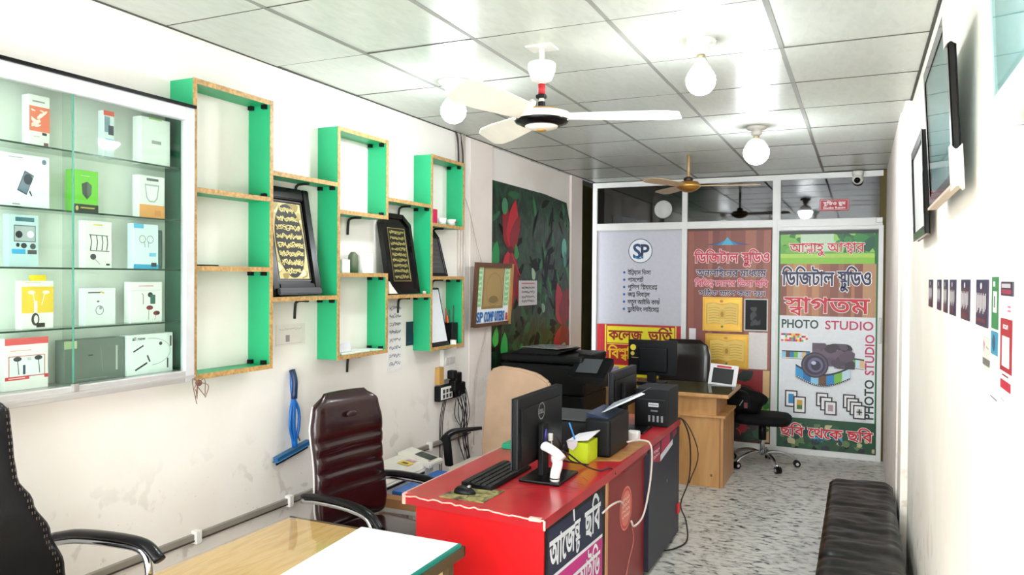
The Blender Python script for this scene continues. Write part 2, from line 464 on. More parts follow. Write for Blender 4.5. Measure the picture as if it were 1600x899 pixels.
RED, WHT, NAVY = '#d3202f', '#ffffff', '#1b1b4d'
WOOD = ['#a8694c', '#b87a55', '#8d5240', '#c4895f', '#9c6048', '#d0a070', '#a06a50', '#b98a60', '#8a4d3e', '#c29468', '#b07c58']
def planks(a, x0, y0, x1, y1, n, seed=1, cols=WOOD):
    r = random.Random(seed); e = sorted([x0, x1]+[x0+(x1-x0)*(i+r.uniform(-.3, .3))/n for i in range(1, n)])
    for p, q in zip(e, e[1:]):
        a.poly([(p, y0), (q, y0), (q, y1), (p, y1)], r.choice(cols)); a.l -= a.st
    a.up()
def blobs(a, n, x0, x1, y0, y1, rx, ry, cols, seed=1, jag=.25, k=9):
    r = random.Random(seed)
    for _ in range(n):
        cx, cy = r.uniform(x0, x1), r.uniform(y0, y1); s = r.uniform(.5, 1.2); rot = r.uniform(-.8, .8)
        pts = []
        for i in range(k):
            t = 2*pi*i/k; q = 1+r.uniform(-jag, jag); px, py = rx*s*q*cos(t), ry*s*q*sin(t)
            pts.append((min(x1, max(x0, cx+px*cos(rot)-py*sin(rot))), min(y1, max(y0, cy+px*sin(rot)+py*cos(rot)))))
        a.l += .000012; a.poly(pts, r.choice(cols)); a.l -= a.st
    a.up()

# poster on the sliding door
PY = YB-.004
d = tag(part('poster', bx(-.735, .155, PY, YB+.0, .06, 2.195), ink('#0d6b2f')), 'tall green bordered photo studio poster covering the sliding door', 'poster')
a = Art((-.735, PY, .06), X_, Z_)
a.rect(.015, 1.81, .86, 2.12, '#5fae3c').rect(.18, 1.93, .62, 2.12, '#c9e3c4').rect(.015, 1.81, .86, 1.89, '#8ecb3b').rect(.015, 1.87, .86, 1.91, '#b5dc5a')
blobs(a, 26, .015, .2, 1.92, 2.12, .05, .05, ['#3f9436', '#7cc04c', '#a5d46a', '#2f7f30'], 3)
blobs(a, 34, .5, .86, 1.92, 2.12, .07, .05, ['#2c8a3a', '#1c6b34', '#5fb044', '#0f5a3a', '#8fd05a'], 4)
a.rect(0, 2.1, .89, 2.135, '#1b2a20')
a.text('আল্লাহু আক্'+'বার', .10, 1.925, .095, RED, w=.67, out=(WHT, .006), bold=.003)
planks(a, .015, 1.30, .875, 1.81, 15, 5)
a.text('ডিজিটাল স্টুডিও', .035, 1.60, .145, NAVY, w=.80, out=(WHT, .011), bold=.006)
a.text('স্বাগতম', .06, 1.335, .155, RED, w=.76, out=(WHT, .008), bold=.006)
a.rect(.015, .295, .875, 1.30, '#eceff3')
a.text('PHOTO', .03, 1.18, .085, '#14432c', w=.345, bold=.004).text('STUDIO', .43, 1.178, .085, '#c6315c', w=.43, bold=.003)
a.text('PHOTO', .865, .325, .08, '#14301f', w=.385, rot=pi/2, bold=.004).text('STUDIO', .865, .75, .08, '#c6315c', w=.39, rot=pi/2, bold=.003)
r = random.Random(2)
for i in range(13):
    for j in range(4):
        a.poly([(.03+i*.019, 1.045+j*.02), (.049+i*.019, 1.045+j*.02), (.049+i*.019, 1.065+j*.02), (.03+i*.019, 1.065+j*.02)], r.choice(['#e54b8c', '#ffffff', '#f4d35e', '#8a3fa0', '#ffffff', '#e0452f', '#59b36a', '#f7f2ee'])); a.l -= a.st
a.up()
def film(a, x0, x1, yc, sag, h, cols, ph=0):
    n = 28; k = 0
    P = [(x0+(x1-x0)*i/n, yc-sag*sin(pi*i/n)) for i in range(n+1)]
    for i in range(n):
        (p, q), (p2, q2) = P[i], P[i+1]
        a.poly([(p, q), (p2, q2), (p2, q2+h), (p, q+h)], '#16181d'); a.l += a.st
        a.poly([(p, q+h*.14), (p2, q2+h*.14), (p2, q2+h*.86), (p, q+h*.86)], cols[(i//4+ph) % len(cols)]); a.l += a.st
        a.poly([(p+.003, q+.004), (p+.011, q+.004), (p+.011, q+.013), (p+.003, q+.013)], '#ffffff'); a.l -= a.st*4
        a.up()
    a.l += a.st*3
FC = ['#2f9bd8', '#1a78b8', '#8fd0ef', '#6b4a2c', '#1f86c9', '#7cc142', '#c9e6f2', '#e2c18a']
film(a, .04, .30, .875, .0, .08, FC, 2); film(a, .52, .78, .80, -.01, .10, FC, 1)
film(a, .17, .66, .70, .085, .125, FC)
blobs(a, 26, .32, .70, .80, 1.04, .07, .05, ['#4a3a48', '#5d4a5c', '#3a2d38', '#6b5869', '#2b2430'], 6, .1, 16)
a.ell(.345, .825, .125, .125, '#2a2733').ell(.345, .825, .112, .112, '#5a4d66').ell(.345, .825, .095, .095, '#2e2840').ell(.35, .825, .07, .072, '#6f6688').ell(.355, .82, .045, .048, '#20203a').ell(.335, .845, .022, .018, '#cfd4ea')
def frames(a, x, y, w, h, n, dx, dy, cols):
    for i in range(n):
        X, Yy = x+dx*i, y+dy*i
        a.rect(X, Yy, X+w, Yy+h, '#2c1f22').rect(X+.012, Yy+.012, X+w-.012, Yy+h-.012, '#f4f4f4').rect(X+.032, Yy+.036, X+w-.032, Yy+h-.036, cols[i % len(cols)])
frames(a, .075, .40, .115, .165, 2, .078, -.055, ['#2a8ac0', '#d1a33a']); a.rect(.187, .385, .235, .425, '#3f7a32')
frames(a, .36, .425, .11, .135, 3, .038, -.038, ['#3a2c33', '#d9c9cf', '#b79aa6'])
frames(a, .60, .425, .11, .135, 4, .030, -.032, ['#5a5a48', '#5a5a48', '#5a5a48', '#c8ccc4']); a.ell(.745, .397, .028, .008, '#2a2a2a').ell(.745, .397, .008, .03, '#2a2a2a')
a.rect(.0, .0, .89, .295, '#0f4726')
blobs(a, 60, .01, .88, .0, .25, .035, .03, ['#0b2a18', '#123c22', '#1c5a30', '#5f7a4a', '#c2b98a', '#12202a', '#0a1c12'], 8); blobs(a, 14, .32, .6, .08, .17, .05, .012, ['#1f7fa8', '#46a0c0', '#0c4a5c'], 9)
a.text('ছবি থেকে ছবি', .03, .118, .10, RED, w=.83, out=(WHT, .007), bold=.005)
a.done('printed_face', d)

# lilac grey notice with the round logo
d = tag(part('poster', bx(-2.60, -1.70, YB+.01, YB+.019, 1.22, 2.215), ink('#c9c9d3')), 'pale grey service list poster with round letter logo at its top', 'poster')
a = Art((-2.60, YB+.01, 1.22), X_, Z_)
a.ell(.457, .79, .131, .131, '#3a4a62', 40).ell(.457, .79, .123, .123, '#eef0f5', 40)
a.text('S', .372, .715, .155, '#26406e', w=.095, bold=.008).text('P', .452, .715, .15, '#142a55', w=.10, bold=.008).arc(.44, .745, .05, .045, pi*1.1, pi*1.95, .016, '#3b86b8')
for i, t in enumerate(['ইন্ডিয়ান ভিসা', 'পাসপোর্ট', 'পুলিশ ক্লিয়ারেন্স', 'জন্ম নিবন্ধন', 'নতুন আইডি কার্ড', 'ড্রাইভিং লাইসেন্স']):
    y = .545-.079*i; a.ell(.282, y+.015, .013, .014, '#2459a8', 12)
    a.text(t, .322, y-.008, .047, '#17191f', w=[.25, .17, .32, .24, .35, .34][i], bold=.0018)
a.done('printed_face', d)

# red and yellow admission banner under it
d = tag(part('banner', bx(-2.62, -1.69, YB+.008, YB+.018, .45, 1.215), ink('#c3202a')), 'red and yellow lettered banner below the pale grey poster', 'banner')
a = Art((-2.62, YB+.008, .45), X_, Z_)
a.rect(.09, 0, .105, .765, '#e9e04a').rect(.86, 0, .872, .765, '#e9e04a')
a.rect(.115, .565, .85, .745, '#efe21f').rect(.115, .548, .85, .555, '#e9e04a').rect(.115, .34, .85, .54, '#b11d21').rect(.115, .15, .85, .325, '#efe21f')
a.text('কলেজ', .135, .60, .11, '#9c1a1d', w=.37, bold=.007).text('ভর্তি', .575, .60, .11, '#9c1a1d', w=.25, bold=.007)
a.text('বিশ্ববি', .13, .40, .11, '#f2c318', w=.33, bold=.006).text('কলেজ', .13, .19, .09, '#9c1a1d', w=.3, bold=.005)
a.done('printed_face', d)

# brown plank poster in the middle panel
d = tag(part('poster', bx(-1.635, -.81, YB+.008, YB+.018, .08, 2.21), ink('#8a4f3f')), 'brown plank pattern poster with red studio lettering on the middle panel', 'poster')
a = Art((-1.635, YB+.008, .08), X_, Z_)
planks(a, .0, .73, .825, 2.13, 13, 11, ['#8a4a3e', '#9a5646', '#7c3d35', '#a8665060'[:7], '#93503f', '#b87c5c', '#8c4b40', '#a2604c'])
for i, w in enumerate((.23, .17, .11, .06)): a.poly([(.40-w, 1.985), (.40+w, 1.985), (.40, 2.02+.015*i)], ['#27306b', '#28528f', '#2f86b8', '#49b0cf'][i])
a.text('ডিজিটাল স্টুডিও', .07, 1.805, .105, '#cf2740', w=.745, out=('#f6dfe0', .009), bold=.005)
a.text('অনলাইনের মাধ্যমে', .09, 1.665, .073, '#1c1d4a', w=.69, out=('#e9dfe4', .006), bold=.003)
a.text('বিভিন্ন দেশের ভিসা ছবি', .075, 1.56, .066, '#d8405c', w=.72, out=('#f2d6da', .006), bold=.003)
a.text('সঠিক মাপে করা হয়।', .12, 1.468, .052, '#20224e', w=.66, out=('#e9dfe4', .005), bold=.002)
a.rect(.02, .70, .09, 1.12, '#e8e6ec').rect(.62, .73, .80, 1.10, '#e7e0dc')
a.rect(0, 0, .825, .72, '#8f1d25').rect(.76, 0, .825, .72, '#d9b27c')
blobs(a, 50, 0, .76, .0, .72, .09, .06, ['#a3242a', '#7c161c', '#b8322f', '#5a1418', '#3a2420', '#1c3524', '#12261a'], 21); blobs(a, 50, 0, .76, .0, .48, .09, .07, ['#14281c', '#0e1d15', '#1d3a26', '#2b1a1a', '#274a2e'], 22)
blobs(a, 16, .75, .825, .1, .45, .03, .04, ['#3f8a35', '#6aab45', '#2c6a2c'], 23)
a.done('printed_face', d)
for i, (x0, z0, x1, z1, lab) in enumerate(((-1.475, 1.18, -1.08, 1.53, 'upper gold embossed open book calendar card on the brown poster'), (-1.445, .805, -1.015, 1.155, 'lower gold embossed open book calendar card on the brown poster'))):
    q = tag(part('calendar_card', bx(x0, x1, YB-.010, YB+.004, z0, z1, .002), mat('gold_foil', '#dba93c', .38, .35, vary=.1)), lab, 'calendar', 'gold book calendars')
    w, h = x1-x0, z1-z0; a = Art((x0, YB-.010, z0), X_, Z_)
    a.line([(.015, .012), (w-.012, .012), (w-.012, h-.015), (.015, h-.015), (.015, .012)], .004, '#b98a2c')
    for s in (-1, 1):
        c = w*.5; a.poly([(c, h*.2), (c+s*w*.2, h*.25), (c+s*w*.4, h*.2), (c+s*w*.4, h*.8), (c+s*w*.2, h*.84), (c, h*.78)], '#f2cc62')
        a.line([(c, h*.2), (c+s*w*.2, h*.25), (c+s*w*.4, h*.2), (c+s*w*.4, h*.8), (c+s*w*.2, h*.84), (c, h*.78)], .005, '#c3932f')
        for j in range(6): a.line([(c+s*w*.06, h*(.3+.075*j)), (c+s*w*.2, h*(.325+.075*j)), (c+s*w*.35, h*(.3+.075*j))], .006, '#cd9f3d')
    a.ell(w*.5, h*.5, .04, .05, '#e6b94a').ell(w*.5, h*.5, .016, .028, '#b98a2c').ell(w*.48, h*.88, .02, .012, '#b98a2c').ell(w*.5, h*.14, .012, .012, '#3f7a2a')
    a.done('embossed_print', q)
q = tag(part('photo_card', bx(-1.062, -.832, YB-.006, YB+.004, 1.195, 1.52), ink('#c9c9c0')), 'near black portrait card beside the upper gold calendar', 'photo')
a = Art((-1.062, YB-.006, 1.195), X_, Z_); a.rect(.012, .012, .218, .313, '#101210'); blobs(a, 10, .06, .16, .05, .24, .03, .04, ['#1b1f1c', '#23282a', '#151815'], 4); a.done('printed_face', q)

# studio sign, paper disc on the transom glass
q = tag(part('room_sign', bx(-.365, -.105, YB+.004, YB+.018, 2.385, 2.495, .003), ink('#b5172c')), 'small red studio room sign on the right transom glass', 'sign')
a = Art((-.365, YB+.004, 2.385), X_, Z_); a.line([(.008, .008), (.252, .008), (.252, .102), (.008, .102), (.008, .008)], .003, '#f2dfe0')
a.text('স্টুডিও রুম', .03, .055, .032, '#ffffff', w=.2, bold=.001).text('Studio Room', .03, .018, .022, '#ffffff', w=.2, bold=.0006); a.done('lettering', q)
bm = B(); lathe(bm, [(0, -.012), (.085, -.012), (.094, -.004), (.095, 0), (0, .006)], (-1.90, YB+.008, 2.447), 32, 'y')
q = tag(part('paper_disc', bm, mat('crumpled_white_film', '#c9cbc6', .5, bump=.6, bscale=18), smooth=True), 'white crumpled round cover stuck on the left transom glass', 'cover')

# ---------------------------------------------------------------- lamps, fans, camera on the ceiling
WPL = mat('white_porcelain', '#e9e6e0', .3, coat=.3)
EM = mat('bulb_glow', '#f4faff', .5, emit=BULB, vary=0)
def bulb(x, y, kind, label, bz=2.58, r=.068):
    t = thing('light_bulb', label, 'light', (x, y, 2.762), group=None)
    zt = 2.762
    if kind == 'cone':
        bm = B(); lathe(bm, [(.085, 0), (.082, -.008), (.055, -.03), (.042, -.055), (.036, -.062)], (x, y, zt), 24)
    else:
        bm = B(); lathe(bm, [(.062, 0), (.066, -.012), (.06, -.022), (.034, -.028), (.036, -.05), (.03, -.06), (.02, -.066)], (x, y, zt), 10 if kind == 'octa' else 24)
    part('ceiling_rose', bm, WPL if kind != 'dark' else mat('grey_porcelain', '#b9b5ae', .4), t, smooth=kind != 'octa')  # the 'dark' kind gets a greyer porcelain rose
    bm = B(); lathe(bm, [(.016, -.06), (.02, -.072), (.022, -.085)], (x, y, zt), 16); part('cap', bm, mat('brass_cap', '#b6a888', .4, .7), t, True)
    h = zt-.08-(bz-r)
    prof = [(.001, bz-r)]+[(r*cos(a), bz+r*sin(a)) for a in [-1.25+.25*i for i in range(7)]]
    bm = B(); lathe(bm, [(a, b-zt) for a, b in prof], (x, y, zt), 24); part('bulb', bm, EM, t, True)
    bm = B(); lathe(bm, [(r*cos(.25)+.0015, bz+r*sin(.22)-zt), (r*.90, bz+r*.5-zt), (r*.66, bz+r*.88-zt), (.030, bz+r*1.12-zt), (.024, -.083)], (x, y, zt), 24); part('bulb_neck', bm, mat('bulb_plastic', '#f2f2ee', .5), t, True)
    return t
bulb(-1.985, 3.575, 'cone', 'glowing pear shaped bulb in a cone holder left of the white fan', 2.606, .068)
bulb(-.643, 3.374, 'octa', 'glowing bulb in an octagonal white rose right of the white fan', 2.585, .064)
bulb(-.655, 5.431, 'dark', 'glowing round bulb in a greyish holder nearest the studio partition', 2.585, .085)

def fan_blade(bm, c, ang, r0, r1, w, th=.004, pitch=.26):
    u = V((cos(ang), sin(ang), 0)); v = V((-sin(ang), cos(ang), 0)); n = 8; top, bot = [], []
    for i in range(n+1):
        t = i/n; rr = r0+(r1-r0)*t; ww = w*(.72+.28*min(1, t*1.6)) if i < n else w*.7
        for s, lst in ((1, top), (-1, bot)):
            lst.append(V(c)+u*rr+v*(s*ww/2)+V((0, 0, s*ww*pitch)))
    for a, b in zip(range(n), range(1, n+1)):
        q = [top[a], top[b], bot[b], bot[a]]
        lo = [bm.verts.new(p) for p in q]; hi = [bm.verts.new(p+V((0, 0, th))) for p in q]
        bm.faces.new(hi); bm.faces.new(lo[::-1])
        for i in range(4): bm.faces.new((lo[i], lo[(i+1) % 4], hi[(i+1) % 4], hi[i]))
    return bm
CRM = mat('cream_enamel', '#efe7d8', .35)
fx, fy = -1.322, 3.20
f = thing('ceiling_fan', 'cream three blade ceiling fan with black ringed hub and ceiling rod', 'fan', (fx, fy, 2.762))
part('ceiling_plate', bx(fx-.062, fx+.062, fy-.05, fy+.05, 2.755, 2.762, .001), WPL, f)
bm = B(); cyl(bm, (fx, fy, 2.755), (fx, fy, 2.48), .012); part('down_rod', bm, CRM, f, True)
bm = B(); lathe(bm, [(.02, 2.60), (.045, 2.612), (.062, 2.655), (.064, 2.685), (.058, 2.692), (.01, 2.69)], (fx, fy, 0)); part('canopy_cup', bm, WPL, f, True)
bm = B(); cyl(bm, (fx, fy, 2.595), (fx, fy, 2.548), .0165); part('tape_wrap', bm, mat('red_tape', '#b3202a', .5), f, True)
bm = B(); cyl(bm, (fx, fy, 2.548), (fx, fy, 2.535), .02); cyl(bm, (fx, fy, 2.515), (fx, fy, 2.486), .0175); box(bm, fx-.02, fx+.02, fy-.02, fy+.01, 2.53, 2.545); part('coupling', bm, mat('black_rubber', '#101012', .5), f)
bm = B(); cyl(bm, (fx-.034, fy-.03, 2.507), (fx-.034, fy-.008, 2.507), .017); part('capacitor', bm, mat('white_plastic', '#e9e7e2', .4), f, True)
bm = B(); lathe(bm, [(.01, 2.487), (.05, 2.486), (.085, 2.478), (.115, 2.466), (.126, 2.455)], (fx, fy, 0), 40); part('motor_top', bm, mat('gold_trim', '#c79a4d', .35, .6), f, True)
bm = B(); lathe(bm, [(.10, 2.468), (.127, 2.462), (.132, 2.45), (.131, 2.436), (.122, 2.43)], (fx, fy, 0), 40); part('motor_rim', bm, CRM, f, True)
bm = B(); lathe(bm, [(.128, 2.437), (.118, 2.420), (.09, 2.408), (.07, 2.404)], (fx, fy, 0), 40); part('hub_ring', bm, mat('black_gloss', '#0c0c0e', .25), f, True)
bm = B(); lathe(bm, [(.078, 2.411), (.072, 2.398), (.045, 2.389), (.001, 2.386)], (fx, fy, 0), 40); part('hub_cap', bm, CRM, f, True)
bm = B(); lathe(bm, [(.024, 2.39), (.022, 2.383), (.001, 2.379)], (fx, fy, 0), 20); part('hub_badge', bm, mat('gold_trim', '#c79a4d', .35, .6), f, True)
for k in range(3): part('blade', fan_blade(B(), (fx, fy, 2.448), RAD(20+120*k), .12, .62, .125), CRM, f)
gx, gy = -1.33, 6.48
BR = mat('bronze_enamel', '#9a6a2c', .3, .5); BRB = mat('beige_blade', '#b79a70', .4)
f = thing('ceiling_fan', 'bronze hubbed ceiling fan near the studio partition', 'fan', (gx, gy, 2.762))
bm = B(); cyl(bm, (gx, gy, 2.762), (gx, gy, 2.56), .014); part('down_rod', bm, mat('tan_rod', '#a2855c', .4), f, True)
bm = B(); lathe(bm, [(.014, 2.58), (.035, 2.57), (.04, 2.55), (.03, 2.54)], (gx, gy, 0)); part('coupling', bm, mat('dark_brown', '#2c2018', .5), f, True)
bm = B(); lathe(bm, [(.02, 2.545), (.08, 2.535), (.098, 2.515), (.1, 2.49), (.07, 2.465), (.03, 2.45), (.001, 2.448)], (gx, gy, 0), 32); part('motor', bm, BR, f, True)
bm = B(); lathe(bm, [(.1, 2.51), (.104, 2.505), (.104, 2.497), (.1, 2.492)], (gx, gy, 0), 32); part('motor_band', bm, mat('gold_trim', '#c79a4d', .35, .6), f, True)
for k in range(3): part('blade', fan_blade(B(), (gx, gy, 2.50), RAD(8+120*k), .09, .58, .12, pitch=.1), BRB, f)
cx, cy = -.03, 7.94
f = thing('dome_camera', 'white ceiling security camera above the right transom glass', 'camera', (cx, cy, 2.74))
bm = B(); lathe(bm, [(.05, 2.75), (.052, 2.72), (.04, 2.70), (.03, 2.69)], (cx, cy, 0)); part('mount', bm, WPL, f, True)
bm = B(); bmesh.ops.create_uvsphere(bm, u_segments=20, v_segments=12, radius=.05, matrix=Matrix.Translation((cx, cy-.01, 2.67))); part('ball', bm, WPL, f, True)
bm = B(); cyl(bm, (cx-.004, cy-.045, 2.66), (cx-.006, cy-.064, 2.655), .027); part('lens', bm, mat('black_gloss', '#0c0c0e', .25), f, True)

# ---------------------------------------------------------------- glazed showcase on the left wall
CX0, CX1, CY0, CY1, CZ0, CZ1 = -2.663, -2.50, 1.12, 2.315, 1.28, 2.41
sc = thing('showcase', 'wall mounted aluminium showcase with sliding glass doors full of gadget boxes', 'showcase', (CX0, (CY0+CY1)/2, CZ0))
ALG = mat('brushed_aluminium', '#c9c8c8', .35, .55, vary=.05)
part('back_panel', bx(CX0, CX0+.006, CY0, CY1, CZ0, CZ1), mat('pale_back_board', '#eceeea', .5), sc)
part('side_panel', bx(CX0, CX1-.012, CY1-.012, CY1-.002, CZ0, CZ1), mat('green_side_board', '#2c5f4c', .4), sc)
part('side_panel', bx(CX0, CX1-.012, CY0, CY0+.012, CZ0, CZ1), MATS['green_side_board'], sc)
part('base_board', bx(CX0, CX1-.01, CY0, CY1, CZ0, CZ0+.045), ALG, sc)
part('top_board', bx(CX0, CX1+.006, CY0, CY1+.004, CZ1-.006, CZ1+.006), mat('black_gloss', '#0c0c0e', .25), sc)
part('top_rail', bx(CX1-.03, CX1, CY0+.045, CY1-.045, CZ1-.062, CZ1-.006, .004), mat('satin_aluminium', '#c9cacd', .4, .2), sc)
part('bottom_rail', bx(CX1-.03, CX1, CY0+.045, CY1-.045, CZ0, CZ0+.048, .004), ALG, sc)
part('bottom_rail_lip', bx(CX1-.032, CX1+.008, CY0, CY1, CZ0+.018, CZ0+.026), ALG, sc)
part('stile', bx(CX1-.03, CX1, CY1-.045, CY1, CZ0, CZ1-.006, .003), MATS['satin_aluminium'], sc)
part('stile', bx(CX1-.03, CX1, CY0, CY0+.045, CZ0, CZ1-.006, .003), AL, sc)
SG = glass('green_tint_glass', '#f3f9f5'); SE = mat('green_glass_edge', '#0f3a2c', .15)
part('glass_door', bx(CX1-.012, CX1-.008, CY0+.04, 1.79, CZ0+.045, CZ1-.06), SG, sc)
part('glass_door', bx(CX1-.020, CX1-.016, 1.755, CY1-.045, CZ0+.045, CZ1-.06), SG, sc)
part('door_edge', bx(CX1-.013, CX1-.007, 1.786, 1.79, CZ0+.045, CZ1-.06), mat('teal_glass_edge', '#4f8f7c', .2), sc)
part('door_lock', bx(CX1-.006, CX1+.012, 1.775, 1.795, CZ0+.028, CZ0+.055, .002), mat('grey_steel', '#a8a6a2', .4, .6), sc)
SHZ = [1.530, 1.742, 1.943, 2.155]
for z in SHZ:
    s = part('glass_shelf', bx(CX0+.008, CX1-.036, CY0+.014, CY1-.014, z-.006, z-.0005), SG, sc)
    part('shelf_edge', bx(CX1-.036, CX1-.034, CY0+.014, CY1-.014, z-.006, z), SE, s)
# gadget boxes: y0, y1, z0, z1, colour, label, drawing
def A_coral(a, w, h):
    a.rect(0, .3*h, w, .78*h, '#ef7d63'); blobs(a, 7, .1*w, .95*w, .38*h, .72*h, w*.28, h*.03, ['#fbe9e4', '#ffd9cf', '#ffffff'], 5)
    a.rect(.15*w, .86*h, .75*w, .89*h, '#9a9a9a').rect(.62*w, .24*h, .85*w, .29*h, '#22242a').rect(.7*w, .04*h, .92*w, .1*h, '#8a5560').line([(.2*w, .2*h), (.5*w, .2*h)], .003, '#c9b9b4')
def A_slim(a, w, h):
    a.rect(0, .9*h, w, h, '#e8604a').rect(.1*w, .55*h, .6*w, .88*h, '#7f97a8').rect(.45*w, .5*h, .95*w, .7*h, '#2e3c4c').rect(.1*w, .3*h, .9*w, .42*h, '#8ec7e6').rect(.2*w, .05*h, .8*w, .2*h, '#dfe9f2')
def A_white(a, w, h): a.rect(.35*w, .46*h, .68*w, .53*h, '#a8a9ad').rect(.25*w, .965*h, .7*w, h, '#9fd06a')
def A_pbank(a, w, h):
    a.line([(.12*w, .93*h), (.42*w, .93*h)], .004, '#b9b9be').ell(.88*w, .9*h, .008, .009, '#6b7a90').line([(.2*w, .06*h), (.36*w, .06*h)], .004, '#9a9aa0')
    a.poly([(.3*w, .32*h), (.5*w, .24*h), (.66*w, .62*h), (.46*w, .7*h)], '#4e5a70').poly([(.33*w, .34*h), (.5*w, .27*h), (.64*w, .6*h), (.47*w, .67*h)], '#76839a').ell(.53*w, .54*h, .015, .018, '#2d3648').poly([(.55*w, .3*h), (.6*w, .22*h), (.62*w, .24*h), (.57*w, .34*h)], '#3a4354')
def A_green(a, w, h):
    a.rect(0, 0, w, .2*h, '#24281c').poly([(.34*w, .68*h), (.56*w, .74*h), (.74*w, .66*h), (.72*w, .45*h), (.55*w, .32*h), (.37*w, .44*h)], '#3f4a44').poly([(.55*w, .73*h), (.73*w, .66*h), (.71*w, .46*h), (.55*w, .34*h)], '#5b6b60').line([(.3*w, .12*h), (.85*w, .12*h)], .005, '#c9c05a').line([(.3*w, .87*h), (.65*w, .87*h)], .003, '#b7e39a').ell(.16*w, .1*h, .006, .009, '#d9c96a')
def A_charger(a, w, h):
    a.rect(0, 0, w, .32*h, '#f0a65c').rect(.28*w, .88*h, .75*w, .94*h, '#6c6f74').poly([(.2*w, .8*h), (.78*w, .8*h), (.72*w, .48*h), (.6*w, .38*h), (.38*w, .38*h), (.26*w, .48*h)], '#b7bcc0').poly([(.25*w, .76*h), (.73*w, .76*h), (.67*w, .5*h), (.58*w, .42*h), (.4*w, .42*h), (.31*w, .5*h)], '#f7f8f8').rect(.6*w, .07*h, .85*w, .2*h, '#e3904a')
def A_buds(a, w, h):
    a.rect(.22*w, .87*h, .85*w, .95*h, '#3d6f7c').rect(.17*w, .48*h, .9*w, .8*h, '#6b6f75').rect(.2*w, .5*h, .87*w, .78*h, '#aeb4ba').ell(.34*w, .62*h, .012, .012, '#2b2d33').ell(.72*w, .63*h, .012, .012, '#e9ecee').ell(.3*w, .42*h, .006, .007, '#3a3a3e').ell(.5*w, .41*h, .01, .009, '#3a3a3e').ell(.8*w, .4*h, .01, .01, '#55555a').rect(.1*w, .25*h, .55*w, .34*h, '#2fa4de').rect(.62*w, .25*h, .93*w, .33*h, '#4b4b50')
def A_cable(a, w, h):
    a.rect(.3*w, .9*h, .65*w, .93*h, '#e8d36a')
    for x in (.2, .42, .62, .8): a.line([(x*w, .7*h), ((x+.04)*w, .55*h), (x*w, .38*h)], .004, '#3c3f45')
    a.line([(.15*w, .7*h), (.85*w, .69*h)], .003, '#3c3f45').line([(.18*w, .37*h), (.9*w, .36*h)], .003, '#3c3f45').ell(.3*w, .24*h, .012, .011, '#2f3138').line([(.35*w, .2*h), (.55*w, .08*h)], .003, '#9aa0a8').rect(.78*w, .06*h, .92*w, .1*h, '#33353a')
def A_lblue(a, w, h):
    a.rect(0, 0, w, .1*h, '#3fb1e6').rect(0, .9*h, .4*w, h, '#55b4e4').ell(.35*w, .66*h, .014, .014, '#dfe3e8').arc(.35*w, .66*h, .016, .016, 0, 2*pi, .003, '#8d969e').arc(.66*w, .66*h, .016, .016, 0, 2*pi, .003, '#8d969e').line([(.42*w, .62*h), (.45*w, .48*h)], .004, '#9aa3ab').line([(.6*w, .62*h), (.58*w, .48*h)], .004, '#9aa3ab').rect(.62*w, .28*h, .9*w, .36*h, '#77c8ea').rect(.7*w, .05*h, .92*w, .14*h, '#2a3340')
def A_yellow(a, w, h):
    a.rect(0, .33*h, w, .88*h, '#f0c73a').ell(.3*w, .76*h, .012, .006, '#f7efe0').ell(.76*w, .76*h, .012, .006, '#f7efe0').line([(.34*w, .74*h), (.42*w, .5*h), (.42*w, .36*h)], .003, '#fbf5e6').line([(.72*w, .74*h), (.62*w, .5*h)], .003, '#fbf5e6').rect(.38*w, .33*h, .48*w, .58*h, '#f5efe2').ell(.42*w, .2*h, .014, .022, '#3c2f28').ell(.44*w, .2*h, .007, .014, '#f7f4f0').rect(.45*w, .03*h, .72*w, .12*h, '#2a2a2c').line([(.1*w, .96*h), (.6*w, .96*h)], .002, '#c9b96a')
def A_small(a, w, h):
    a.line([(.1*w, .88*h), (.5*w, .88*h)], .005, '#4a4a4e').line([(.5*w, .9*h), (.62*w, .86*h)], .006, '#d8b640').ell(.42*w, .64*h, .006, .004, '#777b84').arc(.47*w, .4*h, .017, .018, 0, 2*pi, .003, '#7c818c').ell(.5*w, .46*h, .006, .006, '#9aa0ac')
def A_redear(a, w, h):
    a.line([(.25*w, .9*h), (.72*w, .9*h)], .004, '#e6a6a2').line([(.04*w, .8*h), (.96*w, .8*h)], .002, '#c9c9c9').line([(.35*w, .72*h), (.4*w, .68*h), (.4*w, .45*h)], .003, '#4a4d52').ell(.62*w, .68*h, .012, .01, '#2d2f34').rect(.62*w, .45*h, .78*w, .68*h, '#3f6b62').ell(.6*w, .36*h, .016, .009, '#8d2436').ell(.82*w, .22*h, .016, .009, '#8d2436').line([(.58*w, .34*h), (.56*w, .06*h)], .002, '#6a5058').line([(.8*w, .2*h), (.76*w, .05*h)], .002, '#6a5058').ell(.86*w, .22*h, .008, .005, '#3a1a22')
def A_redtop(a, w, h):
    a.rect(0, .87*h, w, h, '#e85a5e').line([(.12*w, .76*h), (.6*w, .76*h)], .003, '#f0b0ae').rect(.08*w, .25*h, .92*w, .66*h, '#d5606a').rect(.1*w, .27*h, .9*w, .645*h, '#eff3f6').rect(0, .2*h, .55*w, .27*h, '#d8343f').line([(.08*w, .235*h), (.45*w, .235*h)], .003, '#f7d9d9').rect(.9*w, .2*h, w, .27*h, '#d8343f')
    for x in (.28, .76): a.ell(x*w, .6*h, .014, .008, '#3a3d44').line([(x*w, .58*h), ((x+.03)*w, .3*h)], .003, '#3c4048')
    a.rect(.4*w, .3*h, .46*w, .48*h, '#44536a').rect(.5*w, .56*h, .6*w, .62*h, '#c9ccd2')
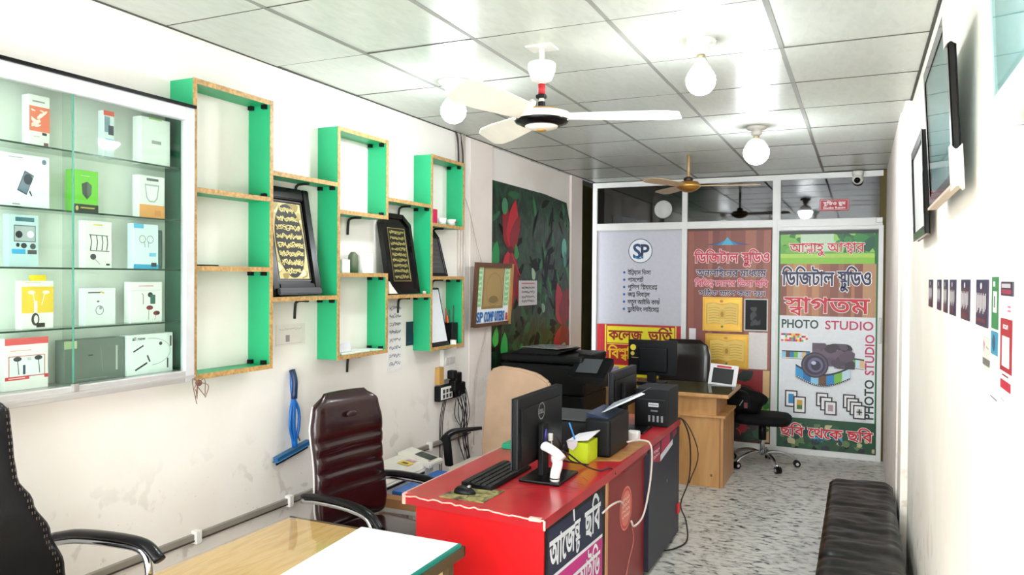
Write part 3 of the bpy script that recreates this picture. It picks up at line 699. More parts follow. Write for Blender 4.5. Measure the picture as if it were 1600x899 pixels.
def A_dark(a, w, h):
    a.rect(0, .8*h, .2*w, .98*h, '#b9c29a').line([(.86*w, .2*h), (.86*w, .8*h)], .008, '#b9bcb8').rect(.38*w, .6*h, .46*w, .63*h, '#2a2d2f').line([(.2*w, .06*h), (.7*w, .06*h)], .002, '#9aa09c').line([(.58*w, .85*h), (.62*w, .2*h)], .0015, '#8d9290')
def A_neck(a, w, h):
    a.text('all new', .10*w, .86*h, .014, '#1e1e22', w=.28*w, bold=.0008)
    a.line([(.12*w, .58*h), (.34*w, .72*h)], .006, '#2c2e33').line([(.16*w, .12*h), (.42*w, .28*h)], .007, '#22242a').arc(.5*w, .55*h, .095, .055, -pi*.48, pi*.55, .003, '#b9bdc2').line([(.42*w, .47*h), (.48*w, .3*h)], .007, '#3a3d42').ell(.72*w, .74*h, .008, .007, '#4a4a50').line([(.88*w, .1*h), (.88*w, .35*h)], .007, '#33353a').rect(.93*w, .65*h, .97*w, .92*h, '#55585e')
BOXES = [(1.676, 1.748, 3, .178, .04, '#f3efee', 'tall slim coral and white cable box on the top shelf', A_coral),
 (1.955, 2.0, 3, .178, .03, '#dfe6ec', 'narrow blue and silver blister pack on the top shelf', A_slim),
 (2.120, 2.257, 3, .19, .05, '#f7faf7', 'plain white box with a small grey word on the top shelf', A_white),
 (1.586, 1.747, 2, .18, .045, '#f4f4f8', 'large white power bank box picturing a slate blue device', A_pbank),
 (1.833, 1.934, 2, .155, .04, '#79cf3f', 'bright green adapter box with dark base stripe', A_green),
 (2.111, 2.230, 2, .17, .04, '#f1f2f0', 'white and orange wall charger box', A_charger),
 (1.606, 1.708, 1, .177, .03, '#c3d9e2', 'pale blue wireless earbud blister pack on the third shelf', A_buds),
 (1.88, 1.99, 1, .175, .035, '#f5f4f0', 'white charging cable box with dark cable drawing', A_cable),
 (2.085, 2.200, 1, .177, .035, '#e2f0f7', 'white and sky blue earphone box on the third shelf', A_lblue),
 (1.649, 1.761, 0, .165, .035, '#f4f2ee', 'yellow and white wired earphone box', A_yellow),
 (1.88, 2.006, 0, .138, .035, '#eceef2', 'small plain grey white earbud box on the fourth shelf', A_small),
 (2.07, 2.218, 0, .16, .035, '#f6f5f4', 'white box with red earphones drawn on it', A_redear),
 (1.593, 1.742, -1, .176, .045, '#f5eef0', 'red topped white earphone box on the bottom of the showcase', A_redtop),
 (1.80, 2.045, -1, .155, .05, '#6c7670', 'dark grey gadget box on the bottom of the showcase', A_dark),
 (2.05, 2.262, -1, .158, .045, '#eef3f4', 'white neckband earphone box at the right end of the bottom', A_neck)]
for i, (y0, y1, s, h, dpt, col, lab, fn) in enumerate(BOXES):
    z0 = SHZ[s] if s >= 0 else 1.3255
    xf = -2.575 if i != 14 else -2.565
    q = tag(part('product_box', bx(xf-dpt, xf, y0, y1, z0, z0+h, .0012, seg=1), ink(col)), lab, 'box', 'gadget boxes in the showcase')
    a = Art((xf, y0, z0), Y_, Z_, lift=.0003, step=.00005); fn(a, y1-y0, h); a.done('printed_face', q)
q = tag(part('phone_case', bx(-2.60, -2.59, 2.204, 2.232, 1.7425, 1.90, .003), glass('clear_plastic', '#c9d6d8')), 'clear thin phone case box beside the sky blue earphone box', 'case')
a = Art((-2.59, 2.204, 1.7425), Y_, Z_); a.line([(.002, .01), (.002, .15), (.026, .15), (.026, .01), (.002, .01)], .003, '#4a5a5c'); a.done('case_rim', q)
q = tag(part('carton', bx(-2.60, -2.575, 1.69, 1.735, 1.6955, 1.715, .001), ink('#f2d11c')), 'yellow strip lying on top of the yellow earphone box', 'box')
# string tied to the showcase corner
bm = B(); r = random.Random(5)
for k in range(7):
    a0 = V((-2.49, 2.325, 1.275)); tube(bm, [a0, a0+V((.01+r.uniform(-.01, .02), r.uniform(-.035, .035), r.uniform(-.03, .02))), a0+V((.01, r.uniform(-.03, .03), r.uniform(-.1, -.04)))], .0016, 5)
bmesh.ops.create_icosphere(bm, subdivisions=2, radius=.014, matrix=Matrix.Translation((-2.487, 2.325, 1.272)))
tag(part('string_knot', bm, mat('brown_string', '#6f4b41', .8)), 'brown string knot tied at the lower right corner of the showcase', 'string')

# ---------------------------------------------------------------- green shelf units
GRN = mat('green_laminate', '#1ba56e', .42, vary=.08, scale=3); EDG = mat('gold_flecked_edge', '#b58f58', .45, vary=.35, scale=70)
WHL = mat('white_wall_side', '#efeae4', .6)
SX0, SX1, TH = -2.664, -2.53, .018
def board(o, y0, y1, z0, z1, name):
    b = part(name, bx(SX0, SX1-.003, y0, y1, z0, z1), GRN, o)
    part('edge_strip', bx(SX1-.003, SX1+(.001 if y1-y0 < .05 else .0003), y0-.001, y1+.001, z0-.002, z1+.002), EDG, b)
def corner(o, y, z, sy, sz):
    for x in (-2.56, -2.64): part('corner_block', bx(x-.012, x+.012, y, y+sy*.02, z, z+sz*.02, .002), mat('black_plastic', '#16161a', .4), o)
def bracket(o, y, z):
    bm = B(); tube(bm, [(-2.66, y, z-.10), (-2.655, y, z-.03), (-2.645, y, z-.012), (-2.62, y, z-.006), (-2.57, y, z-.006)], .007, 8, 4); part('bracket', bm, mat('black_iron', '#1c1a1a', .5, .3), o, True)
u1 = thing('wall_shelf', 'tall green three bay wall shelf next to the showcase with gold edges', 'shelf', (SX0, 2.575, 1.28), group='green wall shelves')
for y in (2.335, 2.79): board(u1, y, y+TH, 1.28, 2.54, 'side_board')
for z in (1.28, 1.738, 2.068, 2.522): board(u1, 2.353, 2.79, z, z+TH, 'shelf_board')
for z, s in ((2.522, -1), (2.086, 1), (1.738, -1), (1.298, 1)): corner(u1, 2.79, z, -1, s)
u2 = thing('wall_shelf', 'middle green wall shelf of two offset boxes on one tall board', 'shelf', (SX0, 3.54, 1.27), group='green wall shelves')
board(u2, 3.30, 3.318, 1.27, 2.516, 'side_board'); board(u2, 3.757, 3.775, 2.055, 2.516, 'side_board'); board(u2, 3.757, 3.775, 1.27, 1.735, 'side_board')
for z in (2.498, 2.055, 1.717, 1.27): board(u2, 3.318, 3.757, z, z+TH, 'shelf_board')
for y, z, s in ((3.757, 2.498, -1), (3.757, 2.073, 1), (3.757, 1.717, -1), (3.757, 1.288, 1)): corner(u2, y, z, -1, s)
bracket(u2, 3.56, 2.055); bracket(u2, 3.56, 1.27)
u3 = thing('wall_shelf', 'far green wall shelf of two offset boxes beside the pilaster', 'shelf', (SX0, 4.5, 1.24), group='green wall shelves')
board(u3, 4.27, 4.288, 1.235, 2.511, 'side_board'); board(u3, 4.704, 4.722, 2.05, 2.511, 'side_board'); board(u3, 4.704, 4.722, 1.235, 1.72, 'side_board')
for z in (2.493, 2.05, 1.702, 1.235): board(u3, 4.288, 4.704, z, z+TH, 'shelf_board')
corner(u3, 4.704, 2.493, -1, -1); corner(u3, 4.704, 1.702, -1, -1)
bracket(u3, 4.5, 2.05); bracket(u3, 4.5, 1.702)
for y0, y1, z, lab in ((2.808, 3.30, 2.196, 'upper green shelf board bridging the first and middle units'), (2.808, 3.30, 1.596, 'lower green shelf board bridging the first and middle units under a plaque'),
                       (3.775, 4.27, 2.165, 'upper green shelf board bridging the middle and far units'), (3.775, 4.27, 1.588, 'lower green shelf board bridging the middle and far units under a plaque')):
    t = thing('shelf_board', lab, 'shelf', (SX0, (y0+y1)/2, z), group='bridging shelf boards')
    board(t, y0, y1, z, z+TH, 'board'); bracket(t, (y0+y1)/2+.06, z); corner(t, y1, z, -1, -1)

# ---------------------------------------------------------------- things on the shelves
BKG = mat('black_lacquer', '#0e0c0d', .22, coat=.4); GOLD = '#cdb873'
def leaning(y0, y1, z0, h, xb, xt, yt=0):
    """frame of a panel standing at z0 leaning back to the wall; returns origin, right, up"""
    o = V((xb, y0, z0)); u = V((xt-xb, yt, h)).normalized(); r = Y_; r = (r-u*r.dot(u)).normalized(); return o, r, u
def scribble(a, x0, x1, y0, y1, rows, col, seed, clip=None, w=.0022):
    r = random.Random(seed)
    for j in range(rows):
        yy = y0+(y1-y0)*(j+.5)/rows; hh = (y1-y0)/rows*.36; x = x0; pts = []
        q0, q1 = (clip(yy) if clip else (x0, x1))
        x = q0
        while x < q1:
            pts.append((x, yy+r.uniform(-hh, hh))); x += r.uniform(.004, .012)
        a.line(pts, w, col)
        a.line([(q0+(q1-q0)*t, yy+r.uniform(-hh, hh)*.8) for t in [i/14 for i in range(15)]], w*.8, col)
# plaque in the first bay
o, r_, u_ = leaning(2.83, 3.22, 1.6205, .50, -2.555, -2.645)
t = thing('plaque', 'tall black lacquered plaque with oval gold calligraphy beside the first shelf', 'plaque', o)
W1, H1 = .36, .55
bm = B(); obox(bm, o, r_, u_, 0, W1, 0, H1, -.02, 0, .003); part('back_board', bm, BKG, t)
bm = B()
for x0, x1, y0, y1 in ((0, .05, .0, H1), (W1-.05, W1, .0, H1), (.05, W1-.05, H1-.06, H1), (.05, W1-.05, 0, .06)): obox(bm, o, r_, u_, x0, x1, y0, y1, 0, .016, .005)
part('frame', bm, BKG, t)
bm = B(); obox(bm, o, r_, u_, .02, W1-.02, 0, .035, .016, .034, .006); part('foot_rail', bm, mat('satin_black', '#2b2b30', .3), t)
a = Art(o, r_, u_, lift=.002); a.rect(.07, .085, W1-.07, H1-.08, '#d6c78a')
blobs(a, 40, .07, W1-.07, .085, H1-.08, .03, .02, ['#e2d7a2', '#b9a766', '#efe6bb', '#a08c4c'], 31)
a.ell(W1/2, .277, .105, .188, '#26241f', 40); a.line([(.06, .075), (W1-.06, .075), (W1-.06, H1-.07), (.06, H1-.07), (.06, .075)], .002, '#8a8676')
def ovc(y): k = max(0, 1-((y-.277)/.19)**2)**.5*.095; return (W1/2-k, W1/2+k)
scribble(a, 0, 0, .10, .455, 8, '#e0d492', 3, ovc, .006); scribble(a, 0, 0, .10, .455, 8, '#cbbd78', 4, ovc, .004)
a.done('calligraphy', t)
# plaque in the second bridge
o, r_, u_ = leaning(3.83, 4.22, 1.612, .50, -2.555, -2.64, 0)
t = thing('plaque', 'black plaque with clipped top corners and gold lines of calligraphy', 'plaque', o)
bm = B(); hx = [(0, 0), (.33, 0), (.33, .44), (.25, .50), (.06, .50), (0, .44)]; prism(bm, [o+r_*x+u_*y for x, y in hx], r_.cross(u_), -.02); part('back_board', bm, BKG, t)
bm = B()
for (x0, y0), (x1, y1) in zip(hx, hx[1:]+hx[:1]):
    d = V((x1-x0, y1-y0)).normalized(); nn = V((-d.y, d.x)); w = .03
    prism(bm, [o+r_*x+u_*y for x, y in ((x0, y0), (x1, y1), (x1+nn.x*w-d.x*w*.5, y1+nn.y*w-d.y*w*.5), (x0+nn.x*w+d.x*w*.5, y0+nn.y*w+d.y*w*.5))], r_.cross(u_), .014)
part('frame', bm, BKG, t)
a = Art(o, r_, u_, lift=.002); a.rect(.068, .078, .262, .412, '#8d7d46').rect(.072, .082, .258, .408, '#1b1a12')
scribble(a, .085, .245, .09, .40, 9, '#b5a85e', 12, None, .004); scribble(a, .085, .245, .09, .40, 9, '#8f8448', 13, None, .003); a.line([(.252, .09), (.252, .40)], .004, '#cfc47a'); a.done('calligraphy', t)
q = tag(part('wrapping_foam', prism(B(), [(-2.545, 3.80, 1.6155), (-2.545, 3.89, 1.6155), (-2.545, 3.83, 1.66), (-2.545, 3.80, 1.69)], (1, 0, 0), .01), mat('cream_foam', '#e9e0d2', .8)), 'cream foam corner at the lower left of the clipped plaque', 'packing')
q = tag(part('bottle_cap', lathe(B(), [(.012, 0), (.012, .016), (.004, .02)], (-2.55, 4.22, 1.6065), 12), mat('pinkish_plastic', '#e0b9b0', .5), smooth=True), 'small pink white cap at the right end under the clipped plaque', 'cap')
# dark plaque in the far unit, white certificate below
o, r_, u_ = leaning(4.31, 4.6, 1.7245, .3, -2.56, -2.63)
t = thing('plaque', 'small dark glass plaque leaning in the far shelf unit', 'plaque', o)
bm = B(); hx = [(0, 0), (.24, 0), (.22, .27), (.17, .32), (.03, .32), (0, .28)]; prism(bm, [o+r_*x+u_*y for x, y in hx], r_.cross(u_), -.015); part('board', bm, BKG, t)
a = Art(o, r_, u_, lift=.001); a.poly([(.02, .02), (.20, .02), (.185, .26), (.03, .26)], '#3b3c3c'); scribble(a, .04, .17, .05, .24, 6, '#57585a', 9, None, .003); a.line([(.215, .01), (.2, .26)], .004, '#85868a'); a.done('engraving', t)
o, r_, u_ = leaning(4.31, 4.6, 1.2535, .42, -2.55, -2.64)
t = thing('framed_certificate', 'white certificate in a thin black frame standing in the far lower shelf box', 'frame', o)
bm = B(); obox(bm, o, r_, u_, 0, .24, 0, .40, -.012, 0, .002); part('frame', bm, BKG, t)
a = Art(o, r_, u_, lift=.001); a.rect(.012, .03, .225, .385, '#e4e7ee').text('SP', .03, .30, .045, '#4b6270', w=.07, bold=.003); a.done('certificate', t)
t = thing('pen_holder', 'black pen holder packed with pens in the far lower shelf box', 'holder', (-2.60, 4.66, 1.2535))
part('cup', bx(-2.64, -2.56, 4.615, 4.695, 1.2535, 1.40, .006), mat('black_plastic', '#16161a', .4), t)
for k, (c, dy, h) in enumerate((('#c22b35', -.02, .10), ('#24242a', .0, .09), ('#e87a2a', -.03, .05), ('#1b1b20', .02, .12))):
    bm = B(); cyl(bm, (-2.60+.01*k-.02, 4.655+dy, 1.38), (-2.60+.01*k-.02, 4.655+dy*1.4, 1.40+h), .006, .004, 8); part('pen', bm, ink(c), t)
tag(part('roll', lathe(B(), [(.0, 0), (.022, 0), (.022, .03), (.0, .03)], (-2.545, 4.60, 1.2535), 16), ink('#e9e6e0'), smooth=False), 'small white roll in front of the black pen holder', 'roll')
tag(part('red_tin', bx(-2.60, -2.55, 4.30, 4.385, 2.0685, 2.165, .004), ink('#c4124e')), 'crimson tin in the upper box of the far shelf', 'tin')
for y, lab in ((4.47, 'small white cup nearest the crimson tin'), (4.60, 'white cup with a red mark at the shelf end')):
    bm = B(); lathe(bm, [(.0, 0), (.024, 0), (.032, .045), (.03, .045), (.022, .004), (0, .004)], (-2.565, y, 2.0685), 20); q = tag(part('cup', bm, WPL, smooth=True), lab, 'cup', 'white cups')
    if y > 4.5:
        a = Art((-2.533, y-.02, 2.08), Y_, Z_); a.rect(.006, .006, .022, .018, '#c9303a').rect(.024, .01, .034, .02, '#3a3a3e'); a.done('mark', q)
# items in unit two
bm = B(); lathe(bm, [(0, 0), (.028, 0), (.03, .06), (.026, .10), (.012, .12), (0, .12)], (-2.60, 3.53, 1.7355), 20); tag(part('tin', bm, ink('#5f6b52'), smooth=True), 'grey green tin standing on the lower box of the middle shelf', 'tin')
tag(part('white_box', bx(-2.62, -2.56, 3.57, 3.67, 1.7355, 1.85, .004), ink('#f4f2ee')), 'larger white carton right of the grey green tin on the middle shelf', 'box')
tag(part('white_box', bx(-2.62, -2.56, 3.38, 3.45, 1.7355, 1.81, .003), ink('#efece6')), 'smaller white carton left of the grey green tin on the middle shelf', 'box')
q = tag(part('paper_stack', bx(-2.65, -2.545, 3.36, 3.62, 1.2885, 1.30, .002), ink('#eceae6')), 'loose white papers in the lower box of the middle shelf', 'papers')
tag(part('curled_paper', prism(B(), [(-2.56, 3.34, 1.305), (-2.56, 3.46, 1.305), (-2.565, 3.45, 1.36), (-2.565, 3.37, 1.35)], (1, 0, 0), .002), ink('#dfe2ea')), 'curled printed slip leaning over the white papers', 'paper')
tag(part('flat_paper', bx(-2.65, -2.54, 3.64, 3.74, 1.2885, 1.294), ink('#d9eee0')), 'greenish paper lying at the right of the lower middle box', 'paper')
tag(part('black_pen', bx(-2.60, -2.545, 2.40, 2.49, 1.7565, 1.764, .002), ink('#141416')), 'black pen lying on the first shelf unit', 'pen')
# frame hung on the pilaster
o = V((-2.60, 4.99, 1.345)); t = thing('framed_certificate', 'brown framed parchment certificate with blue computer shop caption on the pilaster', 'frame', o)
r_ = V((.02, 1, 0)).normalized(); u_ = V((.06, -.10, 1)); u_ = (u_-r_*u_.dot(r_)).normalized()
BRF = mat('brown_frame_wood', '#5f3f2c', .4, vary=.15); FW, FH = .62, .48
bm = B()
for x0, x1, y0, y1 in ((0, .03, 0, FH), (.03, FW-.04, FH-.028, FH), (.03, FW-.04, 0, .022)): obox(bm, o, r_, u_, x0, x1, y0, y1, -.012, .012, .003)
part('frame', bm, BRF, t); bm = B(); obox(bm, o, r_, u_, FW-.04, FW, 0, FH, -.012, .012, .003); part('frame_side', bm, mat('gold_frame_side', '#b98e58', .3, .3), t)
bm = B(); obox(bm, o, r_, u_, .01, FW-.01, .01, FH-.01, -.01, .0); part('mount_board', bm, ink('#e3e8ee'), t)
a = Art(o, r_, u_, lift=.001); a.rect(.03, .15, .11, .455, '#8fca8e').rect(.49, .15, .57, .455, '#8fca8e').rect(.12, .13, .48, .455, '#8f774b').rect(.15, .15, .46, .44, '#a48a59').arc(.31, .28, .13, .13, 0, 2*pi, .006, '#8a7044').ell(.31, .2, .08, .03, '#7d6a44')
scribble(a, .04, .10, .16, .45, 7, '#c9ecc4', 6, None, .006); scribble(a, .50, .56, .16, .45, 7, '#c9ecc4', 7, None, .006)
a.text('SP', .045, .035, .075, '#1f6ab0', w=.10, bold=.006).text('COMP', .17, .035, .075, '#1f6ab0', w=.155, bold=.006).text('UTERS', .345, .035, .075, '#1f6ab0', w=.165, bold=.006).text('&', .53, .035, .06, '#c2304a', w=.04, bold=.005); a.done('certificate', t)

# ---------------------------------------------------------------- things on the left wall
t = thing('floor_wiper', 'blue floor squeegee hung upside on the wall above the duct', 'wiper', (-2.64, 3.08, .80)); BL = mat('blue_plastic', '#1666b8', .35); BLD = mat('navy_plastic', '#132a50', .4)
bm = B(); tube(bm, [(-2.645, 3.075, 1.23), (-2.635, 3.07, 1.15), (-2.63, 3.075, 1.07), (-2.63, 3.07, .95), (-2.63, 3.085, .84)], (.011, .015), 10); part('handle', bm, BL, t, True)
bm = B(); tube(bm, [(-2.645, 3.078, 1.235), (-2.625, 3.075, 1.18), (-2.625, 3.072, 1.09)], .016, 10); part('grip', bm, BLD, t, True)
bm = B()
for dy in (-.028, .03): tube(bm, [(-2.635, 3.075, 1.10), (-2.625, 3.075+dy, 1.03), (-2.625, 3.075+dy*1.1, .94), (-2.63, 3.082, .85)], .008, 8)
part('side_braces', bm, BL, t, True)
o = V((-2.64, 2.955, .785)); rr = V((0, .245, .042)).normalized()
bm = B(); obox(bm, o, rr, Z_, 0, .25, 0, .024, -.015, .012, .004); part('head', bm, mat('teal_blue_plastic', '#1d5f8f', .4), t)
bm = B(); obox(bm, o, rr, Z_, .005, .245, -.016, 0, -.004, .002); part('rubber_blade', bm, mat('black_rubber', '#101012', .5), t)
bm = B(); tube(bm, [(-2.64, 3.10, 1.05), (-2.63, 3.125, .99), (-2.64, 3.12, .9), (-2.64, 3.135, .86)], .003, 6); part('hanging_cord', bm, ink('#4a4636'), t)
q = tag(part('wall_note', bx(-2.664, -2.6615, 3.97, 4.14, 1.12, 1.55), ink('#eceaea')), 'handwritten white note on the left wall under the middle shelf', 'note')
a = Art((-2.6615, 3.97, 1.12), Y_, Z_)
for k in range(8): scribble(a, .02, .15, .03+.05*k, .07+.05*k, 1, '#4a5570', 40+k, None, .003)
a.done('handwriting', q)
q = tag(part('wall_leaflet', bx(-2.664, -2.660, 4.185, 4.285, 1.27, 1.425), ink('#1b2a45')), 'small navy leaflet on the wall beside the handwritten note', 'leaflet')
a = Art((-2.66, 4.185, 1.27), Y_, Z_); a.rect(.08, .08, .10, .14, '#a86a4a').line([(.01, .02), (.06, .02)], .003, '#3f5a80'); a.done('printed_face', q)
q = tag(part('wall_sticker', bx(-2.664, -2.6625, 2.98, 3.20, 1.36, 1.47), ink('#e6dfd8')), 'faded pale sticker with tiny print below the first plaque', 'sticker')
a = Art((-2.6625, 2.98, 1.36), Y_, Z_); scribble(a, .02, .19, .075, .095, 1, '#c3bab4', 61, None, .002); a.rect(.07, .02, .10, .055, '#9a9092').line([(.0, .01), (.2, .01)], .002, '#c6bdb6'); a.done('printed_face', q)
# switch boards
t = thing('switch_board', 'white switch board with black plugs and adapters below the far shelf', 'switchboard', (-2.664, 4.72, .86))
part('upper_box', bx(-2.664, -2.63, 4.62, 4.80, 1.0, 1.21, .004), mat('white_plastic', '#e9e7e2', .4), t)
part('wood_block', bx(-2.664, -2.628, 4.56, 4.62, .97, 1.09, .002), mat('tan_wood', '#c79a55', .5), t)
for k in range(3): part('rocker', bx(-2.631, -2.622, 4.64+.045*k, 4.675+.045*k, 1.10, 1.15, .002), mat('grey_plastic', '#c9c6c2', .4), t)
part('lower_box', bx(-2.664, -2.62, 4.55, 4.86, .855, .96, .004), mat('black_plastic', '#16161a', .4), t)
part('lower_plate', bx(-2.622, -2.614, 4.565, 4.72, .865, .95, .002), mat('white_plastic', '#e9e7e2', .4), t)
for k in range(6): part('socket', bx(-2.615, -2.611, 4.585+.045*(k % 3), 4.61+.045*(k % 3), .875+.035*(k//3), .90+.035*(k//3)), mat('dark_socket', '#33343a', .5), t)
for y, z, s in ((4.70, 1.03, .03), (4.76, 1.0, .04), (4.74, .95, .04), (4.81, .92, .045)): part('plug', bx(-2.635, -2.58, y-s, y+s, z-s, z+s, .01), mat('black_rubber', '#101012', .5), t)
bm = B(); r = random.Random(9)
for k in range(9):
    y0 = 4.70+.022*k; e = 4.95+r.uniform(-.06, .06)
    tube(bm, [(-2.60, y0, .93), (-2.61, y0+.06, .85), (-2.62+r.uniform(0, .04), y0+.08+r.uniform(-.05, .06), .72), (-2.61, e-.05+r.uniform(-.04, .05), .55), (-2.60, e, .36), (-2.58, e+.02, .12)], .0045 if k % 2 else .003, 6)
for k in range(3): tube(bm, [(-2.62, 4.60+.02*k, .86), (-2.65, 4.605+.02*k, .7), (-2.65, 4.60+.02*k+r.uniform(-.01, .01), .45), (-2.64, 4.6, .2)], .003, 6)
tag(part('power_cables', bm, mat('black_cable', '#1d1416', .5), smooth=True), 'tangle of black power cables hanging from the switch board', 'cables')['kind'] = 'stuff'
bm = B()
for k, (y, r0) in enumerate(((4.845, .007), (4.875, .01), (4.91, .012), (4.95, .009))): cyl(bm, (-2.655, y, 2.76), (-2.655, y+.0, 1.2 if k > 0 else 2.5), r0, n=10)
tag(part('conduit_pipes', bm, mat('cream_conduit', '#d9cfc6', .5), smooth=True), 'cream conduit pipes running down beside the pilaster from the ceiling', 'pipes')
bm = B(); tube(bm, [(-2.65, 4.80, 2.77), (-2.645, 4.83, 2.70), (-2.645, 4.845, 2.5), (-2.645, 4.85, 2.3)], .007, 6); tube(bm, [(-2.65, 4.87, 2.77), (-2.64, 4.90, 2.6), (-2.64, 4.885, 2.35)], .005, 6)
tag(part('ceiling_cable', bm, mat('black_cable', '#1d1416', .5), smooth=True), 'black cables dropping from the ceiling corner next to the conduits', 'cable')
bm = B(); tube(bm, [(-2.648, 4.95, 2.3), (-2.645, 5.02, 2.2), (-2.645, 5.12, 2.0), (-2.645, 5.22, 1.83)], .003, 6); tag(part('hanging_wire', bm, ink('#b5aaa2'), smooth=True), 'thin grey wire running down to the brown certificate on the pilaster', 'wire')
bm = B(); tube(bm, [(-2.65, 5.33, 1.32), (-2.645, 5.28, 1.2), (-2.645, 5.18, 1.05), (-2.645, 5.12, .8), (-2.64, 5.1, .45)], .004, 6)
tag(part('hanging_wire', bm, ink('#b5aaa2'), smooth=True), 'thin grey wire hanging below the brown certificate on the pilaster', 'wire')
# mural
MU = ramp_mat('printed_foliage', [(.0, '#030806'), (.40, '#050f0a'), (.5, '#0a2a18'), (.58, '#154a2a'), (.66, '#081d12'), (.8, '#26703e'), (1, '#6aa878')], .35, nscale=5, scale=(1, 1.6, .8), detail=6, dist=1.8)
bm = B(); prism(bm, [(-2.70, 5.435, .85), (-2.70, 7.295, .85), (-2.70, 7.295, 2.28), (-2.70, 7.2, 2.47), (-2.70, 6.6, 2.50), (-2.70, 5.435, 2.50)], (1, 0, 0), .006)
q = tag(part('mural_banner', bm, MU), 'dark green leaf mural with red hibiscus flowers on the left wall', 'mural')
a = Art((-2.694, 5.435, .85), Y_, Z_, step=.00004)
blobs(a, 70, .02, 1.84, .15, 1.6, .10, .03, ['#081c12', '#0e3520', '#06100c', '#040a08', '#134527', '#07150e', '#1f5c36'], 51)
blobs(a, 60, .9, 1.84, .5, 1.6, .028, .13, ['#174a2c', '#266a3c', '#08160e', '#06100b', '#357f4b', '#103a22'], 52)
blobs(a, 25, .3, 1.5, .2, .75, .06, .05, ['#0f5a34', '#1c7a44', '#0b2a1c', '#08130f'], 53)
FR, FD = '#b81d2e', '#861423'
def petal(a, cx, cy, ang, L, w, col):
    pts = []
    for i in range(13):
        t = i/12; pts.append((t*L, w*sin(pi*t**.8)*.5*(1+.12*sin(9*t))))
    pts += [(p, -q) for p, q in pts[::-1][1:-1]]
    a.poly([(cx+p*cos(ang)-q*sin(ang), cy+p*sin(ang)+q*cos(ang)) for p, q in pts], col)
for ang, L, w, c in ((1.9, .42, .22, FD), (1.35, .45, .24, FR), (1.0, .36, .18, FD), (-1.95, .42, .20, FR), (-1.55, .55, .22, FR), (-1.2, .50, .18, FD)): petal(a, .42, 1.10, ang, L, w, c)
a.line([(.42, 1.1), (.62, .88)], .02, FR).ell(.30, 1.46, .06, .07, '#3f7f5a').ell(.42, 1.1, .06, .03, '#5a0f18')
for ang, L, w, c in ((1.9, .45, .26, FR), (1.2, .40, .30, FD), (-1.6, .5, .45, FR), (-1.1, .42, .3, FD)): petal(a, 1.66, .40, ang, L, w, c)
a.ell(1.7, 1.16, .07, .10, '#6cc0b0').ell(1.72, 1.05, .04, .08, '#3f8f80')
for x, y, s, c in ((.10, .95, .16, '#1f8a4c'), (.30, .2, .15, '#2ca54c'), (.12, .3, .12, '#44b84a'), (.95, .85, .09, '#9fbfa0'), (1.2, .55, .08, '#8aa890'), (.55, 1.02, .10, '#2f8a4a'), (1.78, .15, .12, '#8fae9a')): petal(a, x, y, 1.2+x, s*1.4, s, c)
a.done('printed_face', q)
q = tag(part('mural_note', bx(-2.69, -2.682, 6.02, 6.42, 1.47, 1.69, .001), ink('#cfc9ca')), 'small printed white notice pinned on the leaf mural', 'notice')
a = Art((-2.682, 6.02, 1.47), Y_, Z_, lift=.001)
a.line([(.05, .195), (.34, .195)], .01, '#c26a78')
for k in range(4): scribble(a, .05, .34, .02+.04*k, .055+.04*k, 1, '#57565e', 70+k, None, .005)
a.done('printed_face', q)

# ---------------------------------------------------------------- front table
t = thing('reception_table', 'light wood table with glass top and a white sheet in the foreground', 'table', (-1.65, 1.65, 0))
TW = ramp_mat('pale_wood_laminate', [(.3, '#c9a672'), (.5, '#dabd8b'), (.62, '#cdac78'), (.8, '#e6cfa4')], .22, nscale=3.5, scale=(6, .9, 1), detail=6, dist=.8)
part('tabletop', bx(-2.035, -1.262, .95, 2.362, .735, .765, .003), TW, t)
part('edge_band', box(bx(-1.264, -1.256, .95, 2.366, .733, .768), -2.037, -1.256, 2.36, 2.368, .733, .768), mat('dark_edge_band', '#4a3c22', .4), t)
part('glass_top', bx(-2.03, -1.27, .95, 2.355, .766, .774), glass('clear_table_glass', '#fcf9f2'), t)
SHM = mat('white_frosted_sheet', '#eaf3f4', .18, coat=.3)
bm = B(); prism(bm, [(-1.688, 2.352, .7745), (-1.268, 2.352, .7745), (-1.268, .95, .7745), (-1.56, .95, .7745)], (0, 0, 1), .005); part('white_sheet', bm, SHM, t)
part('sheet_edge', box(bx(-1.269, -1.264, .95, 2.352, .766, .7795), -1.275, -1.267, .95, 2.352, .7798, .7806), mat('teal_edge', '#1d7f74', .2), t)
part('body', bx(-1.99, -1.30, .98, 2.31, .02, .735), mat('pale_birch', '#dcc089', .45, vary=.1), t)
part('corner_post', bx(-1.305, -1.275, 2.285, 2.318, .02, .735), mat('dark_edge_band', '#4a3c22', .4), t)

